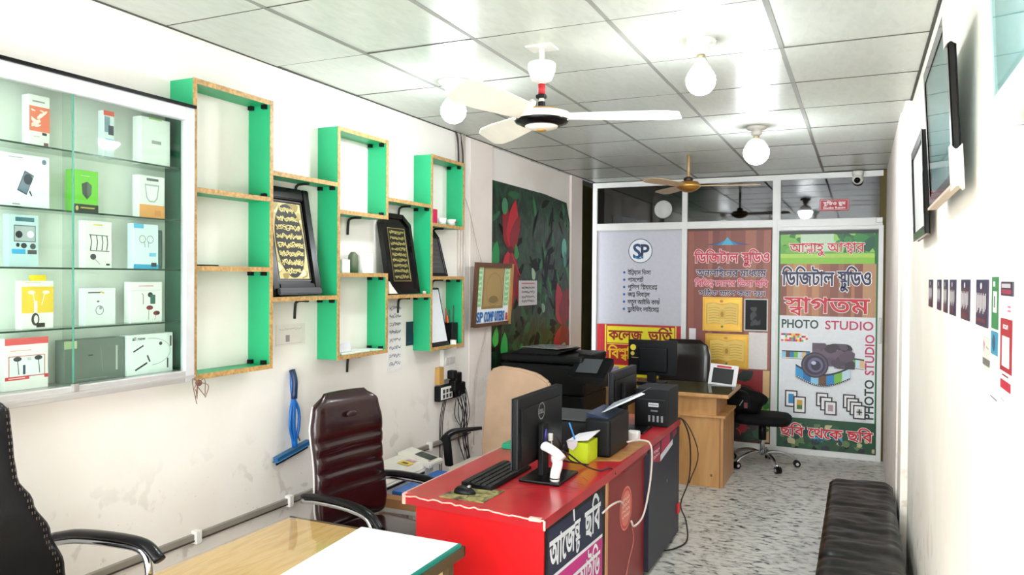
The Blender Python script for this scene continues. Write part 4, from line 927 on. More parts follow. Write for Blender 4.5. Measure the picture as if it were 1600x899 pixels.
# ---------------------------------------------------------------- executive chairs
def exec_chair(name, label, loc, rotz, leather, prof, armz, ribs=(), arm_dx=.48, base=True, trim='#c9c6c6', seat_z=.45, lean=.12, hw=.25, stitch=False, arm_prof=None):
    """local frame: faces +x; prof = [(z, half width, thickness)]"""
    t = thing(name, label, 'chair', loc, rotz); P = lambda n, bm, m, s=True: part(n, bm, m, t, s, local=True)
    bm = B(); rs = []; z0 = prof[0][0]; z1 = prof[-1][0]; N = 40
    def lerp(z):
        for (a, b, c), (d, e, f) in zip(prof, prof[1:]):
            if a <= z <= d: k = (z-a)/(d-a); k = k*k*(3-2*k); return b+(e-b)*k, c+(f-c)*k
        return prof[-1][1:]
    def xoff(z): return -lean*(z-z0)/(z1-z0)
    for i in range(N+1):
        z = z0+(z1-z0)*i/N; w, th = lerp(z); k = min(1, i/2+.35, (N-i)/3+.25)
        dent = 0
        for rz in ribs: dent += math.exp(-((z-rz)/.008)**2)*.018
        r_ = []
        for j in range(28):
            a = 2*pi*j/28; cx, sy = cos(a), sin(a)
            px = (abs(cx)**.6)*(1 if cx > 0 else -1)*(th*(.9 if cx > 0 else .35)*k-(dent if cx > 0 else 0)); py = (abs(sy)**.55)*(1 if sy > 0 else -1)*w*(.88+.12*k)
            r_.append(bm.verts.new((xoff(z)+px+.03*(py/w)**2, py, z)))
        rs.append(r_)
    skin(bm, rs); b = P('backrest', bm, leather)
    if stitch:
        bm = B()
        for s in (1, -1):
            for i in range(2, N-2):
                z = z0+(z1-z0)*i/N; w, th = lerp(z)
                for q in (-.004, .004): cyl(bm, (xoff(z)+th*.64+.026, s*(w*.9+q), z), (xoff(z)+th*.64+.026, s*(w*.9+q), z+.009), .0014, n=5)
        part('stitching', bm, mat('brown_thread', '#4c4038', .7), b, local=True)['kind'] = 'stuff'
    else:
        for s in (1, -1):
            bm = B(); pts = [(xoff(z0+(z1-z0)*i/12)+.022, s*(lerp(z0+(z1-z0)*i/12)[0]-.001), z0+(z1-z0)*i/12) for i in range(0, 12)]
            tube(bm, pts, .006, 6, 3); part('piping', bm, mat('pale_piping', trim, .3, .4), b, True, local=True)
    bm = B(); rs = []
    for i, (x, s) in enumerate(((-.02, .82), (.0, .96), (.1, 1), (.3, 1), (.42, .97), (.47, .85))):
        r_ = []
        for j in range(24):
            a = 2*pi*j/24; r_.append(bm.verts.new((x, (abs(cos(a))**.4)*(1 if cos(a) > 0 else -1)*hw*s, seat_z+(abs(sin(a))**.5)*(1 if sin(a) > 0 else -1)*.05*s)))
        rs.append(r_)
    skin(bm, rs); P('seat', bm, leather)
    BM = mat('black_rubber_pad', '#171317', .3, coat=.2); CH = mat('chrome', '#c9cbce', .12, 1, vary=0)
    for s in (1, -1):
        y = s*(hw+.035)
        ap_ = arm_prof or [(-.02, 0), (.1, .012), (arm_dx*.6, .012), (arm_dx*.85, -.015), (arm_dx, -.075)]
        bm = B(); tube(bm, [(q[0], y, armz+q[1]) for q in ap_], .022, 10, 5, flat=.62)
        ap = P('armrest', bm, BM)
        bm = B(); tube(bm, [(q[0]-.012, y, armz+q[1]-.026) for q in ap_[:-1]]+[(arm_dx-.048, y, armz+ap_[-1][1]-.06), (arm_dx-.06, y, armz-.17), (arm_dx-.09, y*.98, seat_z+.02), (.12, y*.85, seat_z-.05)], .012, 8, 5)
        P('arm_frame', bm, CH)
    if base:
        bm = B(); cyl(bm, (.22, 0, .12), (.22, 0, seat_z-.04), .028); P('gas_lift', bm, CH)
        bm = B()
        for k in range(5):
            a = 2*pi*k/5+.3; tube(bm, [(.22, 0, .12), (.22+.15*cos(a), .15*sin(a), .115), (.22+.30*cos(a), .30*sin(a), .075)], (.022, .014), 8, 3)
        P('star_base', bm, CH)
        for k in range(5):
            a = 2*pi*k/5+.3; c = V((.22+.31*cos(a), .31*sin(a), .028)); bm = B()
            for e in (-.016, .016): d = V((-sin(a), cos(a), 0)); cyl(bm, c+d*(e-.009), c+d*(e+.009), .028)
            P('caster', bm, mat('black_plastic', '#16161a', .4), False)
    return t
MRN = mat('maroon_leather', '#2a1013', .26, coat=.35, bump=.12, bscale=25); BLK = mat('black_leather', '#15161a', .4, coat=.15, bump=.1, bscale=25)
c = exec_chair('office_chair', 'maroon leather high backed office chair between the front table and the wall', (-2.31, 3.11, 0), RAD(-9), MRN,
    [(.50, .22, .05), (.60, .235, .06), (.80, .225, .055), (.98, .235, .06), (1.08, .215, .055), (1.145, .15, .045)], .68, ribs=(.70, .775, .85, .925), lean=.06, hw=.235)
bm = B(); lathe(bm, [(.028, 0), (.03, .004), (.02, .008), (.001, .005)], (0, 0, 0), 20, 'x')
for v in bm.verts: v.co = V((v.co.x+.018, v.co.y*1.2, v.co.z*.5+1.035))
part('badge', bm, mat('dark_badge', '#4a3a3c', .3, .5), c, True, local=True)
exec_chair('office_chair', 'black leather office chair with stitched edge at the left edge of the picture', (-2.405, 1.305, 0), RAD(0), BLK,
    [(.52, .33, .05), (.70, .355, .06), (.77, .35, .06), (.89, .305, .06), (1.0, .25, .06), (1.09, .20, .06), (1.17, .19, .06), (1.29, .18, .065), (1.365, .135, .05)], .815, lean=.02, hw=.38, arm_dx=.40, stitch=True, arm_prof=[(-.11, 0), (.02, .03), (.22, .046), (.335, .040), (.40, .0)])
exec_chair('office_chair', 'dark brown leather office chair behind the far blond desk', (-1.56, 7.50, 0), RAD(-90), mat('dark_brown_leather', '#1f1512', .3, coat=.3),
    [(.52, .22, .05), (.7, .25, .06), (.95, .25, .06), (1.05, .23, .05), (1.12, .17, .04)], .62, lean=.05)

# tan chair
t = thing('office_chair', 'tan fabric chair with one black armrest beside the red counter', 'chair', (-2.05, 4.45, 0), 0)
TAN = mat('tan_fabric', '#b3957a', .7, vary=.08, bump=.1); BGE = mat('beige_vinyl', '#c9bfb0', .5)
bm = B(); pts = [(-2.27, .52), (-1.83, .54), (-1.80, .80), (-1.78, .98), (-1.80, 1.05), (-1.88, 1.10), (-2.0, 1.125), (-2.14, 1.135), (-2.21, 1.11), (-2.24, 1.02), (-2.25, .85), (-2.275, .62)]
prism(bm, [(x, 4.50, z) for x, z in pts], (0, 1, 0), .05); bmesh.ops.bevel(bm, geom=[e for e in bm.edges], offset=.012, segments=2, affect='EDGES'); part('backrest', bm, TAN, t, False)
bm = B(); box(bm, -2.33, -1.83, 4.14, 4.52, .47, .53, .02); part('seat', bm, BGE, t)
bm = B(); tube(bm, [(-2.44, 4.28, .655), (-2.39, 4.30, .71), (-2.33, 4.34, .725), (-2.24, 4.44, .73)], (.02, .008), 8, 5, flat=1.4); part('armrest', bm, mat('black_rubber_pad', '#171317', .3), t, True)
bm = B(); obox(bm, (-2.415, 4.27, .50), (1, .1, 0), (-.12, 0, 1), 0, .055, 0, .20, -.012, .012, .006); part('arm_post', bm, mat('black_plastic', '#16161a', .4), t)
bm = B(); cyl(bm, (-2.08, 4.25, .10), (-2.08, 4.25, .47), .03)
for k in range(5): a_ = 2*pi*k/5; tube(bm, [(-2.08, 4.25, .10), (-2.08+.27*cos(a_), 4.25+.27*sin(a_), .03)], (.022, .015), 8, 1)
part('pedestal', bm, mat('black_plastic', '#16161a', .4), t, True)

# low table with laminator
t = thing('side_table', 'low grey side table against the left wall holding the laminator', 'table', (-2.38, 3.85, 0))
part('tabletop', bx(-2.63, -2.14, 3.50, 4.13, .425, .45, .003), mat('grey_laminate', '#a9a7a3', .5), t)
for x in (-2.60, -2.18):
    for y in (3.54, 4.09): part('leg', bx(x-.015, x+.015, y-.015, y+.015, 0, .425), mat('grey_steel', '#a8a6a2', .4, .6), t)
t = thing('laminator', 'cream laminating machine with small dark display on the side table', 'machine', (-2.5, 3.85, .45)); IV = mat('ivory_plastic', '#d9d5ca', .45)
bm = B(); prism(bm, [(-2.62, 3.53, .4505), (-2.40, 3.52, .4505), (-2.40, 3.52, .545), (-2.44, 3.52, .585), (-2.60, 3.52, .605), (-2.62, 3.52, .60)], (0, 1, 0), .58); bmesh.ops.bevel(bm, geom=list(bm.edges), offset=.008, segments=2, affect='EDGES'); part('housing', bm, IV, t)
bm = B(); prism(bm, [(-2.61, 4.00, .59), (-2.37, 4.00, .545), (-2.36, 4.00, .575), (-2.60, 4.00, .63)], (0, 1, 0), .16); bmesh.ops.bevel(bm, geom=list(bm.edges), offset=.006, segments=2, affect='EDGES'); part('control_panel', bm, IV, t)
ss = V((-.24, 0, .055)).normalized(); a = Art((-2.365, 4.015, .5765), Y_, -ss*-1, lift=.002); a.rect(.035, .03, .125, .15, '#22302a').rect(.045, .05, .115, .13, '#33443a').rect(.005, .02, .025, .035, '#c08a9a'); a.done('display', t)
a = Art((-2.44, 3.86, .586), Y_, V((-.16, 0, .02)), lift=.003); a.rect(0, .0, .07, .08, '#e2c22c').rect(.02, .02, .05, .06, '#3a3420').rect(.085, .01, .12, .07, '#cfa3ae'); a.done('warning_label', t)
part('feed_slot', bx(-2.402, -2.394, 3.56, 3.98, .52, .532), mat('black_plastic', '#16161a', .4), t)
q = tag(part('blue_case', bx(-2.38, -2.15, 3.60, 4.11, .4505, .515, .006), mat('blue_case_plastic', '#2a66b4', .4)), 'flat blue case lying in front of the cream laminator', 'case')
part('dark_side', bx(-2.385, -2.145, 3.597, 4.113, .452, .488, .004), mat('navy_plastic', '#132a50', .4), q)
tag(part('carton', bx(-2.40, -2.16, 3.50, 3.58, .4505, .50, .002), mat('kraft_carton', '#9a6a42', .7)), 'small brown carton at the near end of the blue case', 'carton')

# ---------------------------------------------------------------- red counter
RT = ramp_mat('red_laminate_worn', [(.3, '#a81a24'), (.5, '#b8202a'), (.7, '#9c1a22')], .28, nscale=2.5, detail=4, coat=.25); RF = mat('bright_red_panel', '#d80e18', .4, vary=.05); NV = mat('navy_board', '#15182c', .4); DR = mat('brick_red_panel', '#8f2626', .4)
CHP = mat('chipped_edge', '#e3b4a6', .7, vary=.2, scale=40); WO = mat('worn_particle_wood', '#a9753f', .55, vary=.25, scale=20)
t = thing('counter', 'long red topped counter with navy and brick red front panels', 'counter', (-1.44, 3.9, 0))
bm = B(); prism(bm, [(-1.785, 2.79, .738), (-1.10, 2.725, .738), (-1.085, 3.60, .738), (-1.085, 5.12, .738), (-1.785, 5.12, .738)], (0, 0, 1), .042); part('worktop', bm, RT, t)
bm = B(); r = random.Random(4); y = 0
pp = [(-1.785+.685*i/30, 2.787-.065*i/30-.003+r.uniform(-.002, .002), .777+r.uniform(-.006, .003)) for i in range(31)]; tube(bm, pp, .0032, 6, 1)
tube(bm, [(-1.10, 2.723, .775), (-1.099, 2.722, .738)], .005, 6, 1); box(bm, -1.165, -1.115, 2.722, 2.74, .768, .7815); box(bm, -1.79, -1.772, 2.785, 2.81, .735, .782, .004)
part('chipped_front_edge', bm, CHP, t)
part('edge_trim', bx(-1.789, -1.784, 2.80, 5.12, .776, .783), mat('pale_edge_trim', '#c9b5ac', .5), t)
part('front_panel', prism(B(), [(-1.735, 2.815, .02), (-1.115, 2.755, .02), (-1.115, 2.755, .738), (-1.735, 2.815, .738)], (0, 1, 0), .018), RF, t)
part('side_panel', bx(-1.735, -1.715, 2.83, 5.06, .02, .738), RF, t)
sp = part('banner_panel', bx(-1.13, -1.108, 2.765, 3.53, .02, .738), mat('black_panel', '#141318', .4), t)
part('wood_strip', bx(-1.13, -1.104, 3.53, 3.565, .02, .735), mat('peach_wood_edge', '#d3976a', .5), t)
part('middle_panel', bx(-1.135, -1.112, 3.565, 4.28, .02, .738), DR, t)
part('middle_edge', bx(-1.14, -1.09, 3.80, 4.26, .715, .738), mat('dark_red_edge', '#7c1f22', .5), t)
fp = part('far_panel', bx(-1.12, -1.085, 4.28, 5.08, .03, .738), NV, t); part('far_end', bx(-1.72, -1.12, 5.05, 5.08, .03, .738), NV, t)
part('corner_foot', bx(-1.12, -1.075, 5.02, 5.085, .16, .22), RF, t)
a = Art((-1.79, 2.72, .7803), X_, Y_, lift=.0003)
a.poly([(.37, 1.0), (.44, .93), (.69, 1.04), (.70, 1.30), (.66, 1.36), (.52, 1.22)], WO)
for k in range(4): a.line([(.20+.06*k, .35+.1*k), (.38+.05*k, .33+.1*k), (.5+.04*k, .42+.08*k), (.66, .40+.07*k)], .0035, '#6d1016')
a.done('worn_patch', t); a = Art((-1.79, 2.72, .7803), X_, Y_, lift=.0004); a.poly([(.60, 1.37), (.70, 1.31), (.70, 1.62), (.63, 1.58)], WO)
a.done('worn_patch', t)
a = Art((-1.108, 2.765, .02), Y_, Z_); RO = -.035
a.poly([(.02, .0), (.02, .70), (.72, .675), (.72, .0)], '#1a2140')
a.text('আর্জেন্ট', .035, .535, .125, '#e9ecf2', w=.36, rot=RO, bold=.006, out=('#0e1020', .006)).text('ছবি', .46, .525, .135, '#e9ecf2', w=.22, rot=RO, bold=.006, out=('#0e1020', .006))
a.poly([(.02, .49), (.02, .505), (.72, .475), (.72, .460)], '#e9ecf2').poly([(.02, .49), (.72, .460), (.72, .16), (.02, .19)], '#c92083')
a.text('এনআইডি'[1:], .30, .315, .12, '#f3eef4', w=.38, rot=RO, bold=.005, out=('#5a1040', .003))
a.done('banner_print', sp)
a = Art((-1.112, 3.565, .02), Y_, Z_); a.ell(.34, .48, .115, .115, '#e3806f', 32).arc(.34, .48, .105, .105, 0, 2*pi, .012, '#c23a34', 32)
for k in range(4): scribble(a, .27, .41, .43+.03*k, .455+.03*k, 1, '#f5c5b8', 80+k, None, .005)
a.done('round_sticker', t)
a = Art((-1.085, 4.28, .03), Y_, Z_); a.poly([(.08, .62), (.26, .58), (.26, .70), (.10, .70)], '#a81c3c').poly([(.28, .61), (.52, .64), (.52, .71), (.30, .70)], '#b3204a').poly([(.27, .58), (.60, .62), (.60, .655), (.27, .62)], '#d9dbe2').poly([(.60, .66), (.72, .67), (.72, .70), (.60, .70)], '#8a1f45')
scribble(a, .10, .25, .62, .68, 2, '#e9c9d2', 91, None, .005); a.ell(.45, .42, .01, .012, '#8f939e'); a.done('torn_stickers', fp)
# cables of the counter
bm = B(); tube(bm, [(-1.15, 4.05, .82), (-1.12, 4.22, .80), (-1.075, 4.28, .76), (-1.06, 4.22, .60), (-1.07, 4.12, .42), (-1.09, 4.0, .38), (-1.095, 3.95, .42)], .0055, 8); tag(part('white_cable', bm, ink('#ddd0c8'), smooth=True), 'white cable looping down over the brick red panel', 'cable')
bm = B(); tube(bm, [(-1.10, 3.46, .60), (-1.085, 3.55, .615), (-1.08, 3.68, .60), (-1.10, 3.80, .55)], .005, 8); tag(part('white_cable', bm, ink('#ddd0c8'), smooth=True), 'short white cable ending on the round sticker', 'cable')
bm = B(); tube(bm, [(-1.10, 3.98, .38), (-1.095, 4.0, .30), (-1.10, 3.9, .18), (-1.10, 3.85, .05)], .003, 6); tag(part('pink_string', bm, ink('#b5625a'), smooth=True), 'thin pink string hanging below the round sticker', 'string')
bm = B(); tube(bm, [(-1.10, 4.95, .79), (-1.07, 5.08, .78), (-1.04, 5.20, .62), (-1.05, 5.25, .35), (-1.08, 5.12, .20), (-1.04, 5.10, .10), (-1.0, 4.95, .02), (-1.04, 4.80, .01), (-1.10, 4.72, .01)], .005, 8); tube(bm, [(-1.12, 4.90, .79), (-1.06, 5.13, .76), (-1.01, 5.35, .5), (-1.06, 5.3, .3)], .004, 6)
tag(part('black_cable', bm, mat('black_cable', '#1d1416', .5), smooth=True), 'black cable hanging from the far end of the counter to the floor', 'cable')

# ---------------------------------------------------------------- things on the counter
BP = mat('black_abs', '#131417', .38, vary=.04); BPG = mat('charcoal_abs', '#121315', .5); ZT = .7805
def monitor(label, x, y0, y1, z0, z1, by, base=(.20, .26), s=1, logo=False):
    """panel in the plane x, back towards +x"""
    t = thing('monitor', label, 'monitor', (x, (y0+y1)/2, ZT))
    part('screen_panel', bx(x-.03, x, y0, y1, z0, z1, .006), BP, t)
    part('bezel', bx(x-.034, x-.03, y0, y1, z0, z1, .001), mat('grey_bezel', '#3d4044', .35), t)
    bm = B(); prism(bm, [(x, y0+.03, z0+.03), (x, y1-.03, z0+.03), (x, y1-.03, z1-.05), (x, y0+.03, z1-.05)], (1, 0, 0), .008); part('back_cover', bm, BP, t)
    part('stand_neck', bx(x+.006, x+.035, by-.035, by+.035, ZT+.012, z0+.17, .006), BPG, t)
    part('stand_base', bx(x-.05, x-.05+base[0], by-base[1]/2, by+base[1]/2, ZT, ZT+.014, .005), mat('black_gloss', '#0c0c0e', .25), t)
    if logo:
        a = Art((x+.008, (y0+y1)/2, z0+(z1-z0)*.72), Y_, Z_); a.arc(-.02, 0, .04, .04, 0, 2*pi, .005, '#8b8f92', 28).text('DELL', -.048, -.011, .02, '#8b8f92', w=.056, bold=.0015); a.done('round_logo', t)
    return t
monitor('black monitor with round logo seen from behind on the near red counter', -1.365, 3.06, 3.61, .862, 1.18, 3.31, logo=True)
monitor('second charcoal monitor seen from behind by the black upright box', -1.34, 4.41, 4.93, .90, 1.145, 4.58, base=(.22, .22))
t = thing('keyboard', 'black keyboard lying in front of the near monitor', 'keyboard', (-1.53, 3.2, ZT))
part('case', prism(B(), [(-1.605, 2.985, ZT), (-1.455, 2.985, ZT), (-1.455, 2.985, ZT+.012), (-1.605, 2.985, ZT+.026)], (0, 1, 0), .44), BP, t)
bm = B()
for i in range(5):
    for j in range(17): x = -1.592+.027*i; z = ZT+.0255-.0025*i; box(bm, x, x+.021, 2.995+.025*j, 2.995+.025*j+.021, z-.004, z+.004)
part('keys', bm, mat('black_keys', '#1c1d20', .5), t)['kind'] = 'stuff'
q = tag(part('mouse_mat', prism(B(), [(-1.62, 2.81, ZT), (-1.41, 2.815, ZT), (-1.405, 3.01, ZT), (-1.605, 3.02, ZT)], (0, 0, 1), .003), ramp_mat('camo_print', [(.35, '#3a3320'), (.45, '#7a6f45'), (.55, '#a39a5c'), (.6, '#4f4a2c'), (.7, '#8a8058')], .6, nscale=14, detail=2)), 'olive patterned mouse mat at the near corner of the red counter', 'mat')
t = thing('computer_mouse', 'black computer mouse on the olive mouse mat', 'mouse', (-1.55, 2.90, ZT+.003))
bm = B(); bmesh.ops.create_uvsphere(bm, u_segments=24, v_segments=14, radius=1)
for v in bm.verts: v.co = V((-1.545+v.co.x*.052, 2.905+v.co.y*.032*(1-.15*v.co.x), ZT+.0035+max(0, v.co.z)*.03*(1-.2*v.co.x)))
part('shell', bm, BP, t, True); bm = B(); cyl(bm, (-1.525, 2.898, ZT+.032), (-1.525, 2.912, ZT+.032), .007); part('scroll_wheel', bm, mat('grey_steel', '#a8a6a2', .4, .6), t, True)
# barcode scanner
t = thing('barcode_scanner', 'white handheld barcode scanner standing upright behind the near monitor', 'scanner', (-1.22, 3.20, ZT+.014))
WS = mat('white_abs', '#ece9e6', .3, coat=.2)
bm = B(); tube(bm, [(-1.25, 3.215, ZT+.016), (-1.245, 3.21, ZT+.05), (-1.23, 3.20, ZT+.10), (-1.24, 3.205, ZT+.135)], (.018, .02), 14, 5, flat=1.25); part('handle', bm, WS, t, True)
bm = B(); tube(bm, [(-1.205, 3.19, ZT+.125), (-1.235, 3.20, ZT+.145), (-1.275, 3.215, ZT+.160), (-1.305, 3.225, ZT+.168)], (.024, .028), 14, 4, flat=.75); part('head', bm, WS, t, True)
bm = B(); cyl(bm, (-1.249, 3.214, ZT+.026), (-1.249, 3.214, ZT+.030), .0245); part('grip_ring', bm, BP, t, True)
bm = B(); tube(bm, [(-1.24, 3.21, ZT+.16), (-1.21, 3.28, ZT+.13), (-1.17, 3.38, ZT+.06), (-1.13, 3.5, ZT+.01), (-1.10, 3.58, ZT+.008), (-1.085, 3.62, ZT-.03)], .004, 6); part('cord', bm, mat('black_cable', '#1d1416', .5), t, True)
bm = B()
for k in range(3): tube(bm, [(-1.30+.02*k, 3.36, ZT+.19-.02*k), (-1.28, 3.42-.02*k, ZT+.10), (-1.27-.03*k, 3.50, ZT+.04), (-1.22, 3.60, ZT+.006)], .0035, 6)
tag(part('monitor_cables', bm, mat('black_cable', '#1d1416', .5), smooth=True), 'black cables falling from the back of the near monitor', 'cables')
q = tag(part('white_plug', bx(-1.335, -1.315, 3.335, 3.36, ZT+.165, ZT+.20, .004), WS), 'small white adapter plugged at the back of the near monitor', 'plug')
part('plug_cord', tube(B(), [(-1.32, 3.35, ZT+.165), (-1.315, 3.35, ZT+.12), (-1.33, 3.38, ZT+.06), (-1.30, 3.42, ZT+.004)], .0025, 6), ink('#dcd9d4'), q, True)
tag(part('purple_marker', cyl(B(), (-1.33, 3.29, ZT+.17), (-1.325, 3.292, ZT+.23), .006, n=10), ink('#3b2c86'), smooth=True), 'purple marker stuck upright behind the near monitor', 'marker')
# lime box, tissue, pen
t = thing('tissue_box', 'lime yellow box with torn white lid on the red counter', 'box', (-1.28, 3.72, ZT))
part('carton', bx(-1.335, -1.235, 3.63, 3.79, ZT, ZT+.105, .002), ink('#c9e01e'), t)
bm = B(); prism(bm, [(-1.345, 3.622, ZT+.107), (-1.23, 3.622, ZT+.122), (-1.225, 3.80, ZT+.14), (-1.34, 3.80, ZT+.112)], (0, 0, 1), .004)
prism(bm, [(-1.345, 3.624, ZT+.11), (-1.285, 3.624, ZT+.115), (-1.29, 3.624, ZT+.085), (-1.31, 3.624, ZT+.065), (-1.335, 3.624, ZT+.075)], (0, -1, 0), .002); part('torn_lid', bm, ink('#efeaf0'), t)
tag(part('blue_pen', cyl(B(), (-1.305, 3.64, ZT+.113), (-1.345, 3.66, ZT+.195), .0045, n=10), ink('#2a86d0'), smooth=True), 'blue pen standing in the lime yellow box', 'pen')
# printer
t = thing('printer', 'large black printer with rounded sides on the red counter', 'printer', (-1.41, 3.98, ZT))
part('body', bx(-1.66, -1.29, 3.82, 4.16, ZT, ZT+.17, .025, seg=4), BPG, t)
part('front_housing', bx(-1.31, -1.17, 3.80, 4.16, ZT, ZT+.20, .018, seg=4), BP, t)
part('lid', bx(-1.65, -1.30, 3.83, 4.15, ZT+.171, ZT+.182, .005), mat('grey_lid', '#34373a', .5), t)
part('panel_slope', prism(B(), [(-1.31, 3.83, ZT+.20), (-1.19, 3.83, ZT+.195), (-1.19, 3.83, ZT+.203), (-1.31, 3.83, ZT+.222)], (0, 1, 0), .3), mat('blue_black_panel', '#23304a', .3), t)
o = V((-1.235, 3.90, ZT+.215)); q = thing('paper_sheets', 'white paper sheets sloping up out of the black printer', 'paper', o)
bm = B(); prism(bm, [(-1.245, 3.88, ZT+.142+.08), (-1.225, 3.88, ZT+.142+.085), (-1.045, 4.02, ZT+.315), (-1.065, 4.02, ZT+.32)], (0, 1, 0), .003); part('front_sheet', bm, ink('#eceef2'), q)
bm = B(); prism(bm, [(-1.245, 3.885, ZT+.217), (-1.18, 3.885, ZT+.275), (-1.065, 4.02, ZT+.322), (-1.065, 4.22, ZT+.322), (-1.245, 4.15, ZT+.217)], (0, 0, 1), .002); part('back_sheet', bm, ink('#9aa0aa'), q)
tag(part('white_gadget', bx(-1.21, -1.14, 4.24, 4.30, ZT, ZT+.06, .012), WS), 'small white rounded gadget behind the printer', 'gadget')
# speaker box (amplifier)
t = thing('power_unit', 'black upright box with printed label and four slots at the far counter end', 'box', (-1.19, 4.88, ZT))
part('case', bx(-1.30, -1.085, 4.74, 5.04, ZT, ZT+.235, .006), mat('black_metal_case', '#131518', .45), t)
a = Art((-1.31, 4.74, ZT), X_, Z_); a.rect(.10, .125, .165, .15, '#c9cdd2').rect(.115, .095, .16, .105, '#6f747a').line([(.02, .17), (.21, .17)], .002, '#3c4046')
for k in range(4): a.rect(.10+.027*k, .03, .113+.027*k, .07, '#8a8f94')
a.line([(.105, .137), (.16, .137)], .006, '#6a6f75'); a.done('front_label', t)
tag(part('green_folder', bx(-1.77, -1.69, 3.75, 3.90, ZT, ZT+.03, .006), ink('#12936b')), 'green folded cloth at the wall side edge of the red counter', 'folder')

# ---------------------------------------------------------------- photocopier
t = thing('photocopier', 'large black photocopier in front of the leaf mural', 'photocopier', (-2.2, 5.8, 0)); CB = mat('copier_black', '#0e0f11', .42)
part('lower_body', bx(-2.60, -1.93, 5.55, 6.15, .0, .80, .015), CB, t); part('upper_body', bx(-2.62, -1.90, 5.50, 6.15, .81, 1.04, .02), CB, t)
part('document_lid', bx(-2.62, -1.92, 5.50, 6.12, 1.05, 1.11, .02), CB, t)
part('feeder', prism(B(), [(-2.55, 5.55, 1.111), (-2.15, 5.55, 1.111), (-2.10, 5.55, 1.14), (-2.45, 5.55, 1.15)], (0, 1, 0), .45), CB, t)
cp = part('control_panel', prism(B(), [(-1.98, 5.36, .98), (-1.70, 5.36, .98), (-1.70, 5.60, 1.10), (-1.98, 5.60, 1.13)], (0, 0, -1), .05), CB, t)
n_ = V((0, .24, .135)).normalized(); a = Art((-1.96, 5.385, .995), X_, n_, lift=.004); a.rect(.02, .02, .19, .20, '#474c4e'); a.done('display', cp)
tag(part('lid_highlight', prism(B(), [(-2.48, 5.62, 1.156), (-2.16, 5.60, 1.152), (-2.10, 5.92, 1.152), (-2.40, 5.95, 1.156)], (0, 0, 1), .003), mat('grey_lid_highlight', '#8f9391', .2)), 'grey glossy sheet painted in for the highlights on the photocopier lid', 'sheet')  # thin grey sheet puts the lid's highlights into colour
for z in (.12, .30, .48): part('paper_drawer', bx(-2.57, -1.96, 5.53, 5.555, z, z+.15, .006), CB, t)

# ---------------------------------------------------------------- far desk
BLN = ramp_mat('blond_veneer', [(.3, '#b98550'), (.5, '#c7945c'), (.7, '#cf9f68')], .35, nscale=3, scale=(5, 5, .8), detail=5, dist=.6)
t = thing('office_desk', 'blond veneer desk with glass top in front of the studio partition', 'desk', (-1.5, 6.65, 0))
part('desktop', bx(-2.10, -.955, 6.32, 7.02, .745, .775, .004), BLN, t); part('glass_top', bx(-2.08, -.96, 6.33, 7.01, .776, .784), glass('grey_desk_glass', '#cfd8d4', ior=1.22), t)
part('pedestal', bx(-1.40, -1.0, 6.36, 6.95, .0, .575, .003), BLN, t); part('pedestal_top', bx(-1.41, -.985, 6.345, 6.96, .575, .595, .003), BLN, t)
part('riser_panel', bx(-1.40, -1.06, 6.38, 6.93, .595, .745), BLN, t); part('modesty_panel', bx(-2.05, -1.40, 6.80, 6.82, .2, .745), BLN, t); part('pedestal', bx(-2.08, -1.80, 6.36, 6.95, 0, .745, .003), BLN, t)
part('front_edge', bx(-1.028, -1.022, 6.356, 6.362, .0, .575), mat('dark_veneer_edge', '#7d5228', .4), t)
part('keyhole', bx(-1.10, -1.085, 6.356, 6.361, .09, .11), mat('dark_veneer_edge', '#7d5228', .4), t)
t = thing('monitor', 'black monitor with yellow round stickers on its back on the blond desk', 'monitor', (-1.68, 6.72, .784))
part('screen_panel', bx(-1.90, -1.46, 6.70, 6.73, .85, 1.165, .006), BP, t); part('back_bulge', bx(-1.80, -1.54, 6.665, 6.70, .88, 1.10, .012), BP, t)
part('stand_neck', bx(-1.72, -1.64, 6.67, 6.71, .79, .95, .006), BPG, t); part('stand_base', bx(-1.80, -1.56, 6.60, 6.80, .7845, .80, .005), BP, t)
a = Art((-1.90, 6.70, .85), X_, Z_); a.ell(.045, .245, .027, .027, '#e8d13a').ell(.04, .19, .018, .018, '#d8c15a').line([(.03, .155), (.10, .152)], .006, '#b79a5c'); a.done('yellow_stickers', t)
tag(part('purple_carton', bx(-2.06, -1.95, 6.42, 6.58, .7845, .93, .002), ink('#b9a3c4')), 'pale purple carton at the left end of the blond desk', 'carton')
t = thing('framed_tablet', 'white framed panel with black middle leaning at the right end of the desk', 'panel', (-1.09, 6.9, .785)); o = V((-1.22, 6.86, .785)); r_ = V((1, -.15, -.05)).normalized(); u_ = V((-.12, .35, 1)); u_ = (u_-r_*u_.dot(r_)).normalized()
bm = B(); obox(bm, o, r_, u_, 0, .25, 0, .19, -.012, 0, .004); part('frame', bm, ink('#e4e2e4'), t); a = Art(o, r_, u_); a.rect(.03, .02, .215, .155, '#1b1b1e').rect(.06, .16, .19, .178, '#c9303a'); a.done('screen', t)

